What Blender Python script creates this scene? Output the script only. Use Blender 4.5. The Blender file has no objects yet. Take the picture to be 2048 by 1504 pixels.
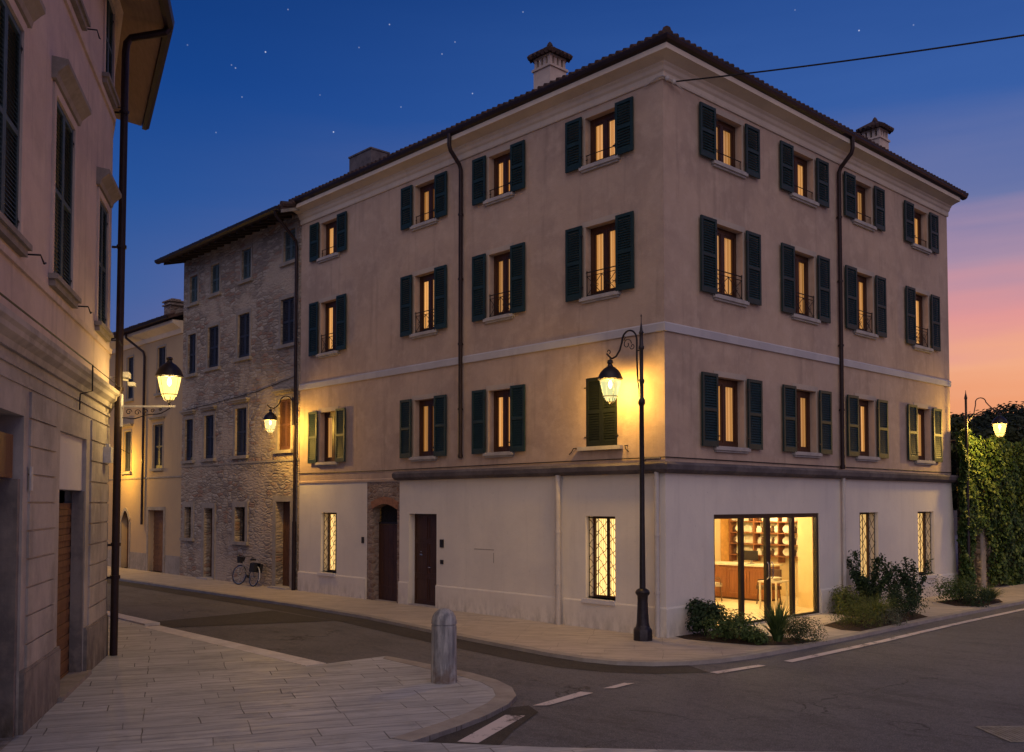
import bpy, math, random
from math import sin, cos, pi, radians as rad
from mathutils import Vector, Matrix
random.seed(7)
S = bpy.context.scene
COL = S.collection

# ------------------------------------------------------------------ camera
cam = bpy.data.cameras.new('camera'); camo = bpy.data.objects.new('camera', cam); COL.objects.link(camo)
camo.location = (12.39, -15.98, 2.8)
camo.rotation_euler = (rad(90 + 2.2), 0, rad(136.91 - 90))
cam.sensor_width = 36; cam.lens = 33.578; cam.shift_y = 0.0880
cam.clip_start = 0.1; cam.clip_end = 2000
S.camera = camo
S.view_settings.view_transform = 'Standard'; S.view_settings.look = 'None'
S.view_settings.exposure = 0; S.view_settings.gamma = 1
S.render.engine = 'CYCLES'

def srgb(r, g, b):
    f = lambda c: (c/255/12.92) if c/255 <= .04045 else ((c/255+.055)/1.055)**2.4
    return (f(r), f(g), f(b), 1)

# ------------------------------------------------------------------ sky (dusk: blue overhead, pink and orange towards the sunset)
W = bpy.data.worlds.new('World'); S.world = W; W.use_nodes = True
nt = W.node_tree; N = nt.nodes; Lk = nt.links; N.clear()
def wn(t, **k):
    n = N.new(t)
    for a, b in k.items(): setattr(n, a, b)
    return n
def wm(op, a, b=None, c=None, clamp=False):
    n = wn('ShaderNodeMath', operation=op); n.use_clamp = clamp
    for i, v in enumerate((a, b, c)):
        if v is None: continue
        if isinstance(v, (int, float)): n.inputs[i].default_value = v
        else: Lk.new(v, n.inputs[i])
    return n.outputs[0]
def wramp(fac, stops):
    n = wn('ShaderNodeValToRGB'); e = n.color_ramp.elements
    for i, (p, c) in enumerate(stops):
        el = e[i] if i < 2 else e.new(p)
        el.position = p; el.color = c
    Lk.new(fac, n.inputs[0]); return n.outputs[0]
tc = wn('ShaderNodeTexCoord'); nv = wn('ShaderNodeVectorMath', operation='NORMALIZE'); Lk.new(tc.outputs['Generated'], nv.inputs[0])
sp = wn('ShaderNodeSeparateXYZ'); Lk.new(nv.outputs[0], sp.inputs[0])
elev = wm('MULTIPLY', wm('ARCSINE', sp.outputs[2]), 2/pi, clamp=True)       # 0..1 = 0..90 degrees
hl = wm('SQRT', wm('MAXIMUM', wm('SUBTRACT', 1.0, wm('MULTIPLY', sp.outputs[2], sp.outputs[2])), 1e-4))
sa = rad(80)
dt = wm('DIVIDE', wm('ADD', wm('MULTIPLY', sp.outputs[0], cos(sa)), wm('MULTIPLY', sp.outputs[1], sin(sa))), hl)
mr = wn('ShaderNodeMapRange'); mr.interpolation_type = 'SMOOTHSTEP'; mr.inputs[1].default_value = 0.12; mr.inputs[2].default_value = 0.93
Lk.new(dt, mr.inputs[0])
D = 1/90
nz = wn('ShaderNodeTexNoise'); nz.inputs['Scale'].default_value = 3.2; nz.inputs['Detail'].default_value = 4
mpw = wn('ShaderNodeMapping'); mpw.inputs['Scale'].default_value = (1, 1, 9); Lk.new(nv.outputs[0], mpw.inputs[0]); Lk.new(mpw.outputs[0], nz.inputs[0])
elev2 = wm('ADD', elev, wm('MULTIPLY', wm('SUBTRACT', nz.outputs[0], .5), .05))
away = wramp(elev, [(0, srgb(92, 102, 148)), (8*D, srgb(78, 100, 156)), (12*D, srgb(60, 94, 156)), (17*D, srgb(38, 82, 152)), (23*D, srgb(20, 66, 138)), (30*D, srgb(12, 52, 116)), (45*D, srgb(8, 36, 92)), (1, srgb(6, 24, 70))])
near = wramp(elev2, [(0, srgb(225, 135, 92)), (5*D, srgb(240, 158, 112)), (7.5*D, srgb(243, 172, 134)), (10*D, srgb(226, 152, 150)), (13*D, srgb(172, 142, 166)), (16.5*D, srgb(108, 118, 166)), (22*D, srgb(56, 94, 164)), (34*D, srgb(20, 62, 132)), (1, srgb(7, 28, 78))])
mx = wn('ShaderNodeMix', data_type='RGBA'); Lk.new(mr.outputs[0], mx.inputs[0]); Lk.new(away, mx.inputs[6]); Lk.new(near, mx.inputs[7])
# stars
f_, py_ = 1910.18, 932.25
a_, t_ = rad(136.91), rad(2.2)
Fv = Vector((cos(a_)*cos(t_), sin(a_)*cos(t_), sin(t_))); Rv = Vector((sin(a_), -cos(a_), 0)); Uv = Rv.cross(Fv)
star = None
for x, y, m in [(531,104,1.0),(779,49,.55),(471,136,.5),(463,130,.3),(667,264,.9),(945,187,.6),(910,84,.4),(884,108,.45),(802,214,.35),(1718,61,.8),(576,19,.35),(1046,24,.4),(484,194,.35),(1827,50,.3),(718,95,.3),(432,265,.3),(375,90,.25),(1590,20,.25),(640,190,.22)]:
    d = (Fv + Rv*((x-1024)/f_) - Uv*((y-py_)/f_)).normalized()
    vm = wn('ShaderNodeVectorMath', operation='DISTANCE'); Lk.new(nv.outputs[0], vm.inputs[0]); vm.inputs[1].default_value = d
    s = wm('MULTIPLY', wm('SUBTRACT', 1, wm('DIVIDE', vm.outputs['Value'], .0009), clamp=True), m*.8)
    star = s if star is None else wm('ADD', star, s)
ad = wn('ShaderNodeMix', data_type='RGBA', blend_type='ADD'); ad.inputs[0].default_value = 1
Lk.new(mx.outputs[2], ad.inputs[6]); cb = wn('ShaderNodeCombineColor'); [Lk.new(star, cb.inputs[i]) for i in range(3)]; Lk.new(cb.outputs[0], ad.inputs[7])
bg = wn('ShaderNodeBackground'); bg.inputs[1].default_value = 1.0; Lk.new(ad.outputs[2], bg.inputs[0])
ow = wn('ShaderNodeOutputWorld'); Lk.new(bg.outputs[0], ow.inputs[0])

# broad, weak afterglow
sl = bpy.data.lights.new('afterglow', 'SUN'); sl.energy = 0.98; sl.angle = rad(70); sl.color = (1, .79, .70)
slo = bpy.data.objects.new('afterglow', sl); COL.objects.link(slo)
saz, sel = rad(-42), rad(38)
slo.rotation_euler = Vector((-cos(saz)*cos(sel), -sin(saz)*cos(sel), -sin(sel))).to_track_quat('-Z', 'Y').to_euler()

# ------------------------------------------------------------------ materials
MATS = {}
class NM:
    def __init__(s, name):
        s.m = bpy.data.materials.new(name); s.m.use_nodes = True; s.t = s.m.node_tree; s.t.nodes.clear()
        s.o = s.n('ShaderNodeOutputMaterial'); MATS[name] = s.m
    def n(s, t, **k):
        x = s.t.nodes.new(t)
        for a, b in k.items(): setattr(x, a, b)
        return x
    def l(s, a, b): s.t.links.new(a, b)
    def sv(s, inp, v):
        if isinstance(v, (int, float, tuple, list)): inp.default_value = v
        else: s.l(v, inp)
    def math(s, op, a, b=0, clamp=False):
        x = s.n('ShaderNodeMath', operation=op); x.use_clamp = clamp; s.sv(x.inputs[0], a); s.sv(x.inputs[1], b); return x.outputs[0]
    def co(s, scale=(1, 1, 1), rot=(0, 0, 0), kind='Object', loc=(0, 0, 0)):
        c = s.n('ShaderNodeTexCoord'); m = s.n('ShaderNodeMapping'); m.inputs['Scale'].default_value = scale; m.inputs['Rotation'].default_value = rot
        m.inputs['Location'].default_value = loc
        s.l(c.outputs[kind], m.inputs[0]); return m.outputs[0]
    def noise(s, vec, scale=5, detail=4, rough=.55, dist=0):
        x = s.n('ShaderNodeTexNoise'); x.inputs['Scale'].default_value = scale; x.inputs['Detail'].default_value = detail
        x.inputs['Roughness'].default_value = rough; x.inputs['Distortion'].default_value = dist; s.l(vec, x.inputs['Vector']); return x.outputs[0]
    def ramp(s, fac, stops, interp='LINEAR'):
        x = s.n('ShaderNodeValToRGB'); x.color_ramp.interpolation = interp; e = x.color_ramp.elements
        for i, (p, c) in enumerate(stops):
            el = e[i] if i < 2 else e.new(p)
            el.position = p; el.color = c if len(c) == 4 else (*c, 1)
        s.l(fac, x.inputs[0]); return x.outputs[0]
    def mr(s, v, a, b, c=0, d=1):
        x = s.n('ShaderNodeMapRange'); x.inputs[1].default_value = a; x.inputs[2].default_value = b; x.inputs[3].default_value = c; x.inputs[4].default_value = d
        s.l(v, x.inputs[0]); return x.outputs[0]
    def mix(s, fac, a, b, blend='MIX'):
        x = s.n('ShaderNodeMix', data_type='RGBA', blend_type=blend)
        s.sv(x.inputs[0], fac)
        for i, v in ((6, a), (7, b)): s.sv(x.inputs[i], (*v, 1) if isinstance(v, (tuple, list)) and len(v) == 3 else v)
        return x.outputs[2]
    def bump(s, h, strength=.3, dist=.02):
        x = s.n('ShaderNodeBump'); x.inputs['Strength'].default_value = strength; x.inputs['Distance'].default_value = dist; s.l(h, x.inputs['Height']); return x.outputs[0]
    def bsdf(s, col, rough=.8, metal=0, normal=None, emis=None, es=0, spec=.3, trans=None):
        b = s.n('ShaderNodeBsdfPrincipled'); s.sv(b.inputs['Base Color'], (*col, 1) if isinstance(col, (tuple, list)) and len(col) == 3 else col)
        s.sv(b.inputs['Roughness'], rough); b.inputs['Metallic'].default_value = metal; b.inputs['Specular IOR Level'].default_value = spec
        if normal: s.l(normal, b.inputs['Normal'])
        if emis is not None: s.sv(b.inputs['Emission Color'], (*emis, 1) if isinstance(emis, (tuple, list)) and len(emis) == 3 else emis); s.sv(b.inputs['Emission Strength'], es)
        s.l(b.outputs[0], s.o.inputs[0]); return b

def plaster(name, c1, c2, c3=None, sc=.5, bump=.25, streak=.25, dirt=(.10, .08, .07), base_dirt=None):
    m = NM(name); v = m.co()
    n1 = m.noise(v, sc, 6, .62, .4); n2 = m.noise(v, sc*4.3, 5, .65)
    col = m.mix(m.mr(n1, .42, .60), c1, c2)
    if c3: col = m.mix(m.mr(n2, .48, .72, 0, .7), col, c3)
    st = m.noise(m.co((2.2, 2.2, .18)), 1.6, 5, .6)
    col = m.mix(m.math('MULTIPLY', m.mr(st, .55, .8), streak), col, dirt)
    sp_ = m.noise(v, 9, 3, .7)
    col = m.mix(m.math('MULTIPLY', m.mr(sp_, .62, .8), .22), col, dirt)
    if base_dirt:
        s3 = m.n('ShaderNodeSeparateXYZ'); m.l(v, s3.inputs[0])
        g = m.math('MULTIPLY', m.mr(s3.outputs[2], 0, .5, 1, 0), m.mr(m.noise(m.co((3, 3, 1.2)), 2, 5, .7), .4, .65, 0, base_dirt))
        col = m.mix(g, col, (.09, .075, .05))
    h = m.math('ADD', m.math('MULTIPLY', m.noise(v, 30, 4, .7), .35), m.math('MULTIPLY', m.noise(v, 3.5, 4, .6), 1.0))
    m.bsdf(col, .9, normal=m.bump(h, bump, .03), spec=.15); return m.m
plaster('ochre_plaster', (.52, .385, .285), (.43, .32, .245), (.60, .46, .35), .55, .5, .35)
plaster('pale_surround', (.50, .41, .32), (.44, .37, .30), None, .8, .15, .15)
plaster('white_plaster', (.76, .70, .60), (.69, .635, .555), None, .5, .25, .13, base_dirt=.4)
plaster('cream_paint', (.70, .60, .47), (.62, .53, .42), None, .6, .08, .15)
plaster('white_paint', (.66, .63, .60), (.60, .57, .55), None, .8, .08, .12)
plaster('grey_band', (.52, .50, .50), (.46, .44, .45), None, .8, .1, .12)
plaster('pink_plaster', (.68, .55, .45), (.56, .45, .37), (.74, .61, .49), .5, .35, .4)
plaster('grey_stucco', (.50, .455, .39), (.34, .315, .275), (.58, .53, .45), .6, .35, .35, base_dirt=.8)
plaster('yellow_plaster', (.52, .38, .22), (.46, .34, .21), None, .4, .2, .22, base_dirt=.5)
plaster('dressed_stone', (.34, .30, .25), (.27, .24, .20), (.40, .35, .30), 1.5, .3, .3)
plaster('sill_stone', (.46, .42, .38), (.38, .35, .33), None, 2.0, .2, .3)
plaster('pier_stone', (.30, .27, .23), (.18, .165, .15), (.36, .31, .25), 1.2, .35, .45, base_dirt=.9)
plaster('lead_ledge', (.105, .092, .098), (.16, .14, .14), (.075, .065, .07), 1.2, .3, .3)

def simple(name, col, rough=.6, metal=0, var=.25, sc=8, bump=.1, spec=.3):
    m = NM(name); v = m.co(); n1 = m.noise(v, sc, 5, .6)
    d = tuple(c*(1-var) for c in col)
    m.bsdf(m.mix(m.mr(n1, .35, .65), col, d), rough, metal, m.bump(m.noise(v, sc*4, 3), bump, .01), spec=spec); return m.m
simple('shutter_green', (.016, .040, .040), .55, 0, .3, 5)
simple('shutter_green_dimmed', (.010, .014, .009), .6, 0, .3, 5)  # shutter green darkened in colour to offset lamp light on the closed pair
simple('shutter_grey_green', (.085, .125, .13), .6, 0, .35, 5)
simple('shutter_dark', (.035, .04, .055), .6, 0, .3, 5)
simple('shutter_brown', (.12, .055, .03), .6, 0, .3, 5)
simple('iron', (.035, .030, .032), .5, .4, .3, 20)
simple('lamp_iron', (.045, .038, .042), .42, .5, .3, 12)
simple('pipe_brown', (.036, .022, .022), .45, .3, .3, 6)
simple('gutter', (.032, .021, .023), .5, .2, .3, 4)
simple('pipe_cream', (.56, .51, .46), .5, 0, .15, 4)
simple('bike_paint', (.22, .21, .20), .4)
simple('rubber', (.02, .02, .02), .7)
simple('white_metal', (.6, .6, .6), .4)
simple('chrome', (.45, .45, .45), .25, .9)
simple('black_cloth', (.025, .025, .03), .85)
simple('red_brick', (.36, .17, .10), .9, 0, .35, 9, .3)
simple('black_metal', (.03, .024, .02), .4, .2)
simple('white_plastic', (.6, .6, .58), .5)
simple('cable_black', (.02, .018, .018), .6)
simple('bark', (.06, .045, .035), .9, 0, .4, 6, .6)
simple('drain_steel', (.26, .25, .24), .6, .3, .4, 6)
simple('cast_iron', (.03, .03, .032), .6, .3, .3, 10)
simple('interior_wall', (.80, .64, .36), .8, 0, .06, 2, .02)
simple('interior_trim', (.62, .34, .10), .7)
simple('interior_floor', (.80, .66, .42), .5, 0, .1, 3, .02)
simple('cream_item', (.75, .68, .5), .5)
simple('dark_item', (.10, .05, .025), .5)
simple('upholstery', (.5, .42, .30), .85)

m = NM('wood_frame'); v = m.co((14, 14, 1.2)); m.bsdf(m.mix(m.mr(m.noise(v, 2, 5, .6), .35, .65), (.085, .033, .016), (.045, .018, .01)), .45)
m = NM('wood_door'); v = m.co((12, 12, .9)); w = m.noise(v, 2.5, 6, .65); m.bsdf(m.mix(m.mr(w, .3, .7), (.095, .040, .022), (.038, .018, .011)), .5, normal=m.bump(w, .3, .01))
m = NM('wood_counter'); v = m.co((10, 10, .8)); w = m.noise(v, 2.5, 6, .65); m.bsdf(m.mix(m.mr(w, .3, .7), (.30, .12, .045), (.19, .07, .025)), .4)
m = NM('old_wood'); v = m.co((9, 9, 1.0)); w = m.noise(v, 2.5, 6, .65); m.bsdf(m.mix(m.mr(w, .3, .7), (.24, .12, .055), (.12, .06, .03)), .7, normal=m.bump(w, .4, .01))
m = NM('soffit_wood'); v = m.co((1.2, 9, 9)); w = m.noise(v, 2.0, 5, .65); m.bsdf(m.mix(m.mr(w, .3, .7), (.36, .25, .16), (.26, .18, .115)), .75)
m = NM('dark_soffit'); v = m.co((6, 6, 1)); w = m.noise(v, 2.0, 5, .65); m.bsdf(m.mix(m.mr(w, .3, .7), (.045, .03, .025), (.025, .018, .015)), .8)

m = NM('roof_tile'); v = m.co(); w = m.noise(v, 5, 5, .6)
m.bsdf(m.mix(m.mr(w, .35, .65), (.10, .055, .045), (.05, .038, .036)), .85, normal=m.bump(m.noise(v, 14, 4), .5, .03))

def masonry(name, sx, sz, cols, joint, bstr=.8, plasterc=None, pl=(.55, .62)):
    m = NM(name)
    base = m.co()
    dn = m.n('ShaderNodeTexNoise'); dn.inputs['Scale'].default_value = 2.2; dn.inputs['Detail'].default_value = 3; m.l(base, dn.inputs['Vector'])
    vm = m.n('ShaderNodeVectorMath', operation='SCALE'); m.l(dn.outputs['Color'], vm.inputs[0]); vm.inputs['Scale'].default_value = .22
    va = m.n('ShaderNodeVectorMath', operation='ADD'); m.l(base, va.inputs[0]); m.l(vm.outputs[0], va.inputs[1])
    mp = m.n('ShaderNodeMapping'); mp.inputs['Scale'].default_value = (sx, sx, sz); m.l(va.outputs[0], mp.inputs[0])
    v1 = m.n('ShaderNodeTexVoronoi', feature='F1'); v1.inputs['Scale'].default_value = 1; v1.inputs['Randomness'].default_value = .8; m.l(mp.outputs[0], v1.inputs['Vector'])
    v2 = m.n('ShaderNodeTexVoronoi', feature='DISTANCE_TO_EDGE'); v2.inputs['Scale'].default_value = 1; v2.inputs['Randomness'].default_value = .8; m.l(mp.outputs[0], v2.inputs['Vector'])
    sx_ = m.n('ShaderNodeSeparateColor'); m.l(v1.outputs['Color'], sx_.inputs[0])
    col = m.ramp(sx_.outputs[0], [(i/len(cols), c) for i, c in enumerate(cols)], 'CONSTANT')
    fine = m.noise(base, 14, 5, .7)
    col = m.mix(m.mr(fine, .3, .7, 0, .45), col, (.12, .10, .085))
    e = m.mr(v2.outputs['Distance'], .02, .13)
    col = m.mix(e, joint, col)
    h = m.math('ADD', m.math('MULTIPLY', m.mr(v2.outputs['Distance'], .0, .22), .8), m.math('MULTIPLY', fine, .45))
    if plasterc:
        k = m.mr(m.noise(base, .55, 6, .65, .6), pl[0], pl[1])
        col = m.mix(k, col, m.mix(m.mr(fine, .3, .7), plasterc, tuple(c*.75 for c in plasterc)))
        h = m.math('MULTIPLY', h, m.mr(k, 0, 1, 1, .3))
    m.bsdf(col, .92, normal=m.bump(h, bstr, .06), spec=.12); return m.m
masonry('rubble_stone', 2.5, 9.5, [(.44, .37, .29), (.33, .28, .23), (.50, .43, .34), (.38, .24, .17), (.54, .47, .38), (.30, .25, .21)], (.26, .215, .165), .65, (.50, .41, .31), (.45, .60))
masonry('brick_surround', 4.5, 9.0, [(.30, .19, .14), (.36, .27, .21), (.24, .16, .12), (.40, .32, .26), (.30, .23, .18)], (.28, .22, .18), .5)
masonry('garden_stone', 3.0, 6.0, [(.38, .29, .19), (.46, .36, .24), (.28, .22, .16)], (.12, .10, .07), .8)

def slabs(name, rot, bw, rh, c1, c2, joint, jw=.012, bumpk=.5, contrast=1):
    m = NM(name); v0 = m.co()
    dn = m.n('ShaderNodeTexNoise'); dn.inputs['Scale'].default_value = .9; m.l(v0, dn.inputs['Vector'])
    vs = m.n('ShaderNodeVectorMath', operation='SCALE'); m.l(dn.outputs['Color'], vs.inputs[0]); vs.inputs['Scale'].default_value = .10
    va = m.n('ShaderNodeVectorMath', operation='ADD'); m.l(v0, va.inputs[0]); m.l(vs.outputs[0], va.inputs[1])
    mp = m.n('ShaderNodeMapping'); mp.inputs['Rotation'].default_value = (0, 0, rot); m.l(va.outputs[0], mp.inputs[0])
    b = m.n('ShaderNodeTexBrick'); b.offset = .37; b.offset_frequency = 3; b.squash = .72; b.squash_frequency = 4
    b.inputs['Color1'].default_value = (*c1, 1); b.inputs['Color2'].default_value = (*c2, 1); b.inputs['Mortar'].default_value = (*joint, 1)
    b.inputs['Scale'].default_value = 1; b.inputs['Mortar Size'].default_value = jw; b.inputs['Mortar Smooth'].default_value = .4
    b.inputs['Brick Width'].default_value = bw; b.inputs['Row Height'].default_value = rh; b.inputs['Bias'].default_value = 0
    m.l(mp.outputs[0], b.inputs['Vector'])
    mp2 = m.n('ShaderNodeMapping'); mp2.inputs['Scale'].default_value = (.6, 5.5, 1); m.l(mp.outputs[0], mp2.inputs[0])
    stre = m.noise(mp2.outputs[0], 1.6, 5, .65, .5)
    big = m.noise(v0, .7, 5, .6)
    # joints come and go, as on worn hand-laid slabs
    jm = m.mr(m.noise(v0, 1.3, 4, .6), .42, .62, .04, 1)
    nobr = m.mix(m.mr(big, .3, .7), c1, c2)
    col = m.mix(m.math('MULTIPLY', b.outputs['Fac'], jm), m.mix(.6, nobr, b.outputs['Color']), joint)
    col = m.mix(m.mr(stre, .44, .68, 0, .72*contrast), col, tuple(c*.45 for c in c1))
    col = m.mix(m.mr(m.noise(v0, 18, 4, .7), .6, .8, 0, .3), col, tuple(c*.4 for c in c1))
    h = m.math('SUBTRACT', m.math('MULTIPLY', m.math('ADD', stre, m.math('MULTIPLY', m.noise(v0, 20, 3), .3)), .5), m.math('MULTIPLY', b.outputs['Fac'], jm))
    col = m.mix(m.mr(m.noise(v0, 1.9, 6, .7, .8), .5, .7, 0, .35), col, tuple(c*.42 for c in c2)); m.bsdf(col, m.mr(stre, .3, .7, .42, .8), normal=m.bump(h, bumpk*1.4, .015), spec=.4); return m.m
slabs('slab_paving', -rad(67), 1.25, .40, (.56, .56, .555), (.37, .375, .38), (.07, .07, .07), .009, .6)
slabs('sidewalk_paving', -rad(38), 1.5, .55, (.56, .48, .39), (.47, .40, .33), (.28, .235, .19), .006, .35, .8)
m = NM('kerb_stone'); v = m.co(); m.bsdf(m.mix(m.mr(m.noise(v, 2.5, 6, .7), .35, .65), (.40, .36, .31), (.28, .25, .22)), .75, normal=m.bump(m.noise(v, 18, 4), .4, .01))

m = NM('pale_kerb'); v = m.co(); m.bsdf(m.mix(m.mr(m.noise(v, 2.5, 6, .7), .35, .65), (.74, .70, .64), (.55, .51, .47)), .75)
def asphalt(name, c1, c2, warm=.3):
    m = NM(name); v = m.co()
    big = m.noise(v, .35, 6, .65, .4); sp1 = m.noise(v, 55, 3, .8); sp2 = m.noise(v, 5, 5, .7)
    col = m.mix(m.mr(big, .35, .65), c1, c2)
    col = m.mix(m.mr(sp1, .50, .72, 0, .8), col, tuple(c*2.6 for c in c1)); g3 = m.noise(v, 11, 5, .85); col = m.mix(m.mr(g3, .47, .66, 0, .6), col, tuple(c*.45 for c in c1))
    col = m.mix(m.mr(m.noise(m.co((.5, 1.6, 1), (0, 0, .8)), 1.3, 6, .75, .6), .5, .68, 0, .45), col, tuple(c*.5 for c in c2))
    vo = m.n('ShaderNodeTexVoronoi', feature='DISTANCE_TO_EDGE'); vo.inputs['Scale'].default_value = .28
    dn = m.n('ShaderNodeTexNoise'); dn.inputs['Scale'].default_value = 1.2; dn.inputs['Detail'].default_value = 5; m.l(v, dn.inputs['Vector'])
    vs = m.n('ShaderNodeVectorMath', operation='SCALE'); m.l(dn.outputs['Color'], vs.inputs[0]); vs.inputs['Scale'].default_value = 1.1
    va = m.n('ShaderNodeVectorMath', operation='ADD'); m.l(v, va.inputs[0]); m.l(vs.outputs[0], va.inputs[1]); m.l(va.outputs[0], vo.inputs['Vector'])
    cr = m.math('MULTIPLY', m.mr(vo.outputs['Distance'], .0, .006, 1, 0), m.mr(m.noise(v, .5, 2), .5, .62))
    col = m.mix(m.math('MULTIPLY', cr, .7), col, (.012, .01, .01))
    h = m.math('SUBTRACT', m.math('ADD', m.math('MULTIPLY', sp1, .6), m.math('MULTIPLY', sp2, .5)), cr)
    m.bsdf(col, .78, normal=m.bump(h, .55, .012), spec=.25); return m.m
asphalt('asphalt', (.150, .144, .146), (.100, .096, .099))
asphalt('asphalt_new', (.062, .055, .052), (.045, .040, .038))
m = NM('road_paint'); v = m.co(); k = m.mr(m.math('ADD', m.noise(v, 3.0, 3, .6), m.math('MULTIPLY', m.noise(v, 22, 5, .85), .9)), 1.02, 1.16)
m.bsdf(m.mix(k, (.66, .58, .54), (.10, .085, .08)), .7)
m = NM('earth'); v = m.co(); m.bsdf(m.mix(m.noise(v, 1.5, 5), (.05, .045, .03), (.08, .07, .05)), .95)
m = NM('mulch'); v = m.co(); w = m.noise(v, 22, 5, .8); m.bsdf(m.mix(m.mr(w, .35, .65), (.020, .012, .008), (.075, .045, .028)), .95, normal=m.bump(w, 1, .04))
m = NM('bollard_stone'); v = m.co(); s_ = m.noise(m.co((6, 6, .7)), 2, 5, .65)
col = m.mix(m.mr(s_, .35, .62), (.44, .43, .41), (.17, .17, .18)); sp3 = m.n('ShaderNodeSeparateXYZ'); m.l(v, sp3.inputs[0])
rs = m.math('MULTIPLY', m.mr(sp3.outputs[2], .5, .05, 0, 1), m.mr(m.noise(v, 5, 4), .42, .6, 0, .7)); col = m.mix(rs, col, (.13, .07, .035))
m.bsdf(col, .9, normal=m.bump(m.noise(v, 25, 5, .7), .7, .02))

def foliage(name, c1, c2, c3):
    m = NM(name); g = m.n('ShaderNodeNewGeometry')
    col = m.ramp(g.outputs['Random Per Island'], [(0, c1), (.55, c2), (1, c3)])
    b = m.n('ShaderNodeBsdfPrincipled'); m.l(col, b.inputs['Base Color']); b.inputs['Roughness'].default_value = .55; b.inputs['Specular IOR Level'].default_value = .3
    t = m.n('ShaderNodeBsdfTranslucent'); m.l(col, t.inputs[0]); x = m.n('ShaderNodeMixShader'); x.inputs[0].default_value = .25
    m.l(b.outputs[0], x.inputs[1]); m.l(t.outputs[0], x.inputs[2]); m.l(x.outputs[0], m.o.inputs[0])
foliage('leaf_dark', (.018, .035, .016), (.035, .065, .028), (.055, .095, .035))
foliage('leaf_mid', (.040, .075, .022), (.075, .125, .035), (.12, .17, .05))
foliage('leaf_ivy', (.020, .045, .013), (.06, .11, .025), (.16, .20, .05))
foliage('leaf_yellow', (.075, .10, .022), (.12, .15, .035), (.17, .18, .05))
foliage('leaf_grey', (.08, .10, .06), (.13, .15, .09), (.2, .2, .14))
foliage('leaf_silhouette', (.018, .028, .018), (.03, .045, .025), (.045, .06, .03))

def curtain(name, ca, cb, stren, fold=5.0):
    m = NM(name); v = m.co()
    oi = m.n('ShaderNodeObjectInfo'); sv = m.n('ShaderNodeSeparateXYZ'); m.l(v, sv.inputs[0])
    w = m.n('ShaderNodeTexWave'); w.bands_direction = 'X'; w.inputs['Scale'].default_value = fold; w.inputs['Distortion'].default_value = 1.8; w.inputs['Detail'].default_value = 2; w.inputs['Detail Scale'].default_value = .4
    off = m.n('ShaderNodeVectorMath', operation='ADD'); cx = m.n('ShaderNodeCombineXYZ'); m.l(m.math('MULTIPLY', oi.outputs['Random'], 9), cx.inputs[0]); m.l(v, off.inputs[0]); m.l(cx.outputs[0], off.inputs[1])
    ms = m.n('ShaderNodeMapping'); ms.inputs['Scale'].default_value = (1, 1, .12); m.l(off.outputs[0], ms.inputs[0]); m.l(ms.outputs[0], w.inputs['Vector'])
    col = m.mix(m.mr(w.outputs[1], .1, .9), ca, cb)
    st = m.math('MULTIPLY', m.math('ADD', m.math('MULTIPLY', oi.outputs['Random'], .75), .5), stren)
    m.bsdf(m.mix(.5, ca, (.5, .4, .3)), .9, emis=col, es=st)
curtain('lit_curtain', (.60, .25, .045), (.95, .50, .17), .66)
curtain('lit_pane', (.85, .40, .08), (1.0, .74, .30), 1.25, 5.5)
m = NM('window_glass'); g1 = m.n('ShaderNodeBsdfTransparent'); g2 = m.n('ShaderNodeBsdfGlossy'); g2.inputs['Roughness'].default_value = .03
fr = m.n('ShaderNodeFresnel'); fr.inputs[0].default_value = 1.45; x = m.n('ShaderNodeMixShader'); m.l(fr.outputs[0], x.inputs[0]); m.l(g1.outputs[0], x.inputs[1]); m.l(g2.outputs[0], x.inputs[2]); m.l(x.outputs[0], m.o.inputs[0])
def lampglass(name, col, st):
    m = NM(name); v = m.co(); e = m.n('ShaderNodeEmission'); s3 = m.n('ShaderNodeSeparateXYZ'); m.l(v, s3.inputs[0])
    e.inputs[0].default_value = (*col, 1); e.inputs[1].default_value = st
    t = m.n('ShaderNodeBsdfTransparent'); t.inputs[0].default_value = (.8, .8, .8, 1)
    a = m.n('ShaderNodeAddShader'); m.l(e.outputs[0], a.inputs[0]); m.l(t.outputs[0], a.inputs[1]); m.l(a.outputs[0], m.o.inputs[0])
lampglass('lamp_glass_warm', (1, .66, .16), 1.25)
lampglass('lamp_glass_pale', (.80, .78, .34), .55)
m = NM('bulb'); m.bsdf((1, .9, .6), .5, emis=(1, .82, .42), es=5)
m = NM('shop_light'); m.bsdf((1, .9, .6), .5, emis=(1, .8, .45), es=5)

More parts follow.
